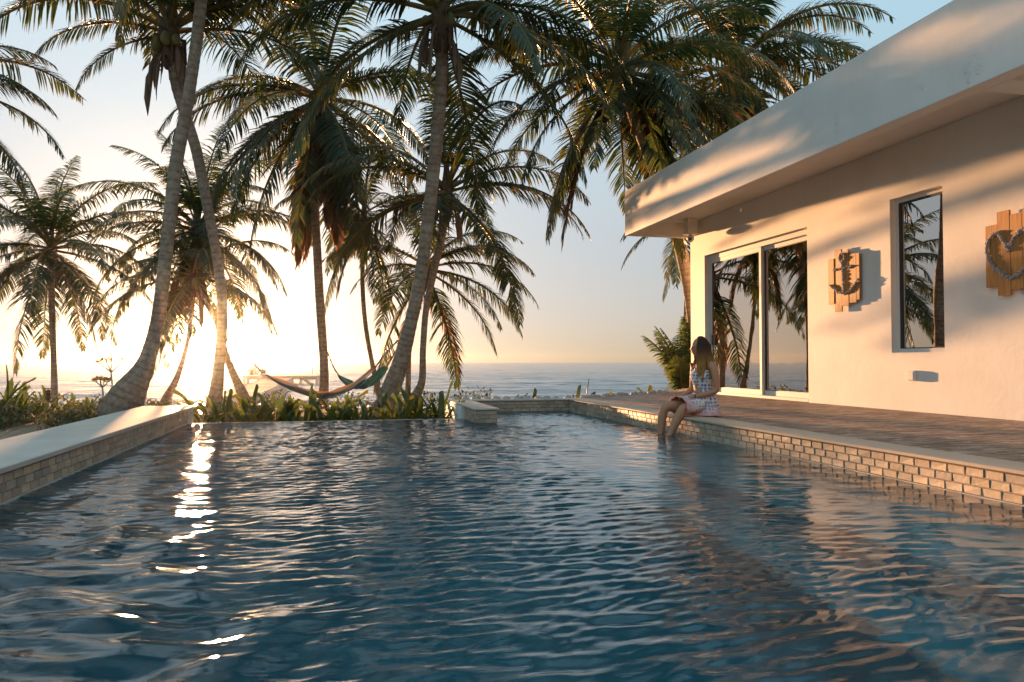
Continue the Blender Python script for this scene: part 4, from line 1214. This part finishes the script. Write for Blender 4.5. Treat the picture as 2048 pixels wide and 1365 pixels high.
# dress: bodice and skirt lofted round the body
dm = MB()
def ringm(c, ax, ay, rx, ry, n=26, wob=0, seed=0):
    return [c + ax * (rx * math.cos(2 * math.pi * k / n)) * (1 + wob * math.sin(7 * 2 * math.pi * k / n + seed)) + ay * (ry * math.sin(2 * math.pi * k / n)) * (1 + wob * math.sin(9 * 2 * math.pi * k / n + seed)) for k in range(n)]
def loft(m, rings, tints, cap_end=False):
    prev = None
    for rg, tn in zip(rings, tints):
        m.cur = (tn, 0, 0); cur = [m.vert(p) for p in rg]
        if prev:
            n = len(cur)
            for k in range(n): m.face(prev[k], prev[(k + 1) % n], cur[(k + 1) % n], cur[k])
        prev = cur
X_, Y_, Z_ = Vector((1, 0, 0)), Vector((0, 1, 0)), Vector((0, 0, 1))
loft(dm, [ringm(W_(4.04, 7.61, .695), X_, Y_, .094, .138), ringm(W_(4.035, 7.61, .665), X_, Y_, .118, .146), ringm(W_(4.035, 7.61, .62), X_, Y_, .122, .148), ringm(W_(4.045, 7.61, .56), X_, Y_, .106, .136), ringm(W_(4.055, 7.61, .50), X_, Y_, .100, .128), ringm(W_(4.06, 7.61, .485), X_, Y_, .094, .124),
          ringm(W_(4.058, 7.61, .45), X_, Y_, .108, .140, wob=.03), ringm(W_(4.055, 7.61, .40), X_, Y_, .130, .165, wob=.04), ringm(W_(4.055, 7.61, .33), X_, Y_, .150, .195, wob=.04), ringm(W_(4.055, 7.61, .26), X_, Y_, .165, .21, wob=.05), ringm(W_(4.055, 7.61, CT + .012), X_, Y_, .175, .225, wob=.05)],
     [1, 1, 1, 1, 1, 1, 1, 1, 1, .5, 0])
dm.build('dress_bodice', DRESS, wo, True)
sk = MB()
T1 = Vector((-1, 0, .02)).normalized(); B1 = Vector((.02, 0, 1)).normalized()
loft(sk, [ringm(W_(4.08, 7.61, .33), Y_, B1, .18, .10), ringm(W_(3.98, 7.61, .325), Y_, B1, .20, .112, wob=.03), ringm(W_(3.90, 7.605, .315), Y_, B1, .205, .108, wob=.03, seed=1), ringm(W_(3.83, 7.60, .308), Y_, B1, .208, .104, wob=.04, seed=1), ringm(W_(3.775, 7.595, .303), Y_, B1, .212, .104, wob=.05, seed=2), ringm(W_(3.74, 7.592, .300), Y_, B1, .215, .104, wob=.06, seed=2)],
     [1, 1, .9, .6, .1, 0])
sk.build('dress_skirt', DRESS, wo, True)
for y in (7.53, 7.685):
    b = MB(); b.cur = (1, 0, 0); b.tube([W_(3.945, y, .685), W_(3.985, y, .745), W_(4.05, y, .775), W_(4.115, y, .74), W_(4.13, y, .68)], [(.004, .008)] * 5, 5); b.build('strap', DRESS, wo, True)

# three people on the far platform
def far_person(u, v, label, shirt, pose, seed):
    p = onz(u, 752, JZ); p.z = JZ + .02
    t = thing('person', label, 'person', p, 0, 'people sitting at the jetty end')
    sh_ = simple('shirt', shirt, .8, .1, 10, 0)
    V = [(0, 0, .12), (0, .0, .35), (0, .02, .55), (0, .02, .66), (.14, .3, .16), (.14, .55, .0), (-.14, .3, .16), (-.14, .55, .0), (.22, 0, .52), (.27, .08, .3), (-.22, 0, .52), (-.27, .08, .3)]
    Ed = [(0, 1), (1, 2), (2, 3), (0, 4), (4, 5), (0, 6), (6, 7), (2, 8), (8, 9), (2, 10), (10, 11)]
    R_ = [.17, .16, .17, .06, .09, .06, .09, .06, .07, .05, .07, .05]
    V = [(a * pose[0], b_, c * pose[1]) for a, b_, c in V]
    skin_body('body', V, Ed, R_, sh_, t, 1)
    b = MB(); b.blob((0, .03, .80 * pose[1]), .10, .11, .13, 10, 8); b.build('head', HAIR if seed != 2 else SKIN, t, True)
far_person(502, 750, 'leftmost of the three people sitting at the jetty end, in brown', (.28, .15, .08), (1.2, .95), 1)
far_person(511, 748, 'tallest person at the jetty end, in a pale blue shirt', (.42, .48, .58), (1.1, 1.3), 2)
far_person(525, 750, 'person in dark clothes sitting apart at the jetty end', (.08, .06, .05), (1.4, .8), 3)

# ------------------------------------------------------------------ haze
hz_b = MB(); hz_b.box(-2300, -300, -3.4, 2300, 1400, 13.5)
hm = NT('glare_haze'); hm.t.nodes.remove(hm.p)
pv = hm.n('ShaderNodeVolumePrincipled', {'Color': (.96, .93, .9, 1), 'Density': .00016, 'Anisotropy': .95})  # thickened so its forward scatter stands in for golden lens glare
hm.l(pv.outputs[0], hm.out.inputs['Volume'])
hzo = hz_b.build('haze', hm.m)
tag(hzo, 'thin sea haze over the whole place, thickened to imitate lens glare near the sun', kind='stuff')
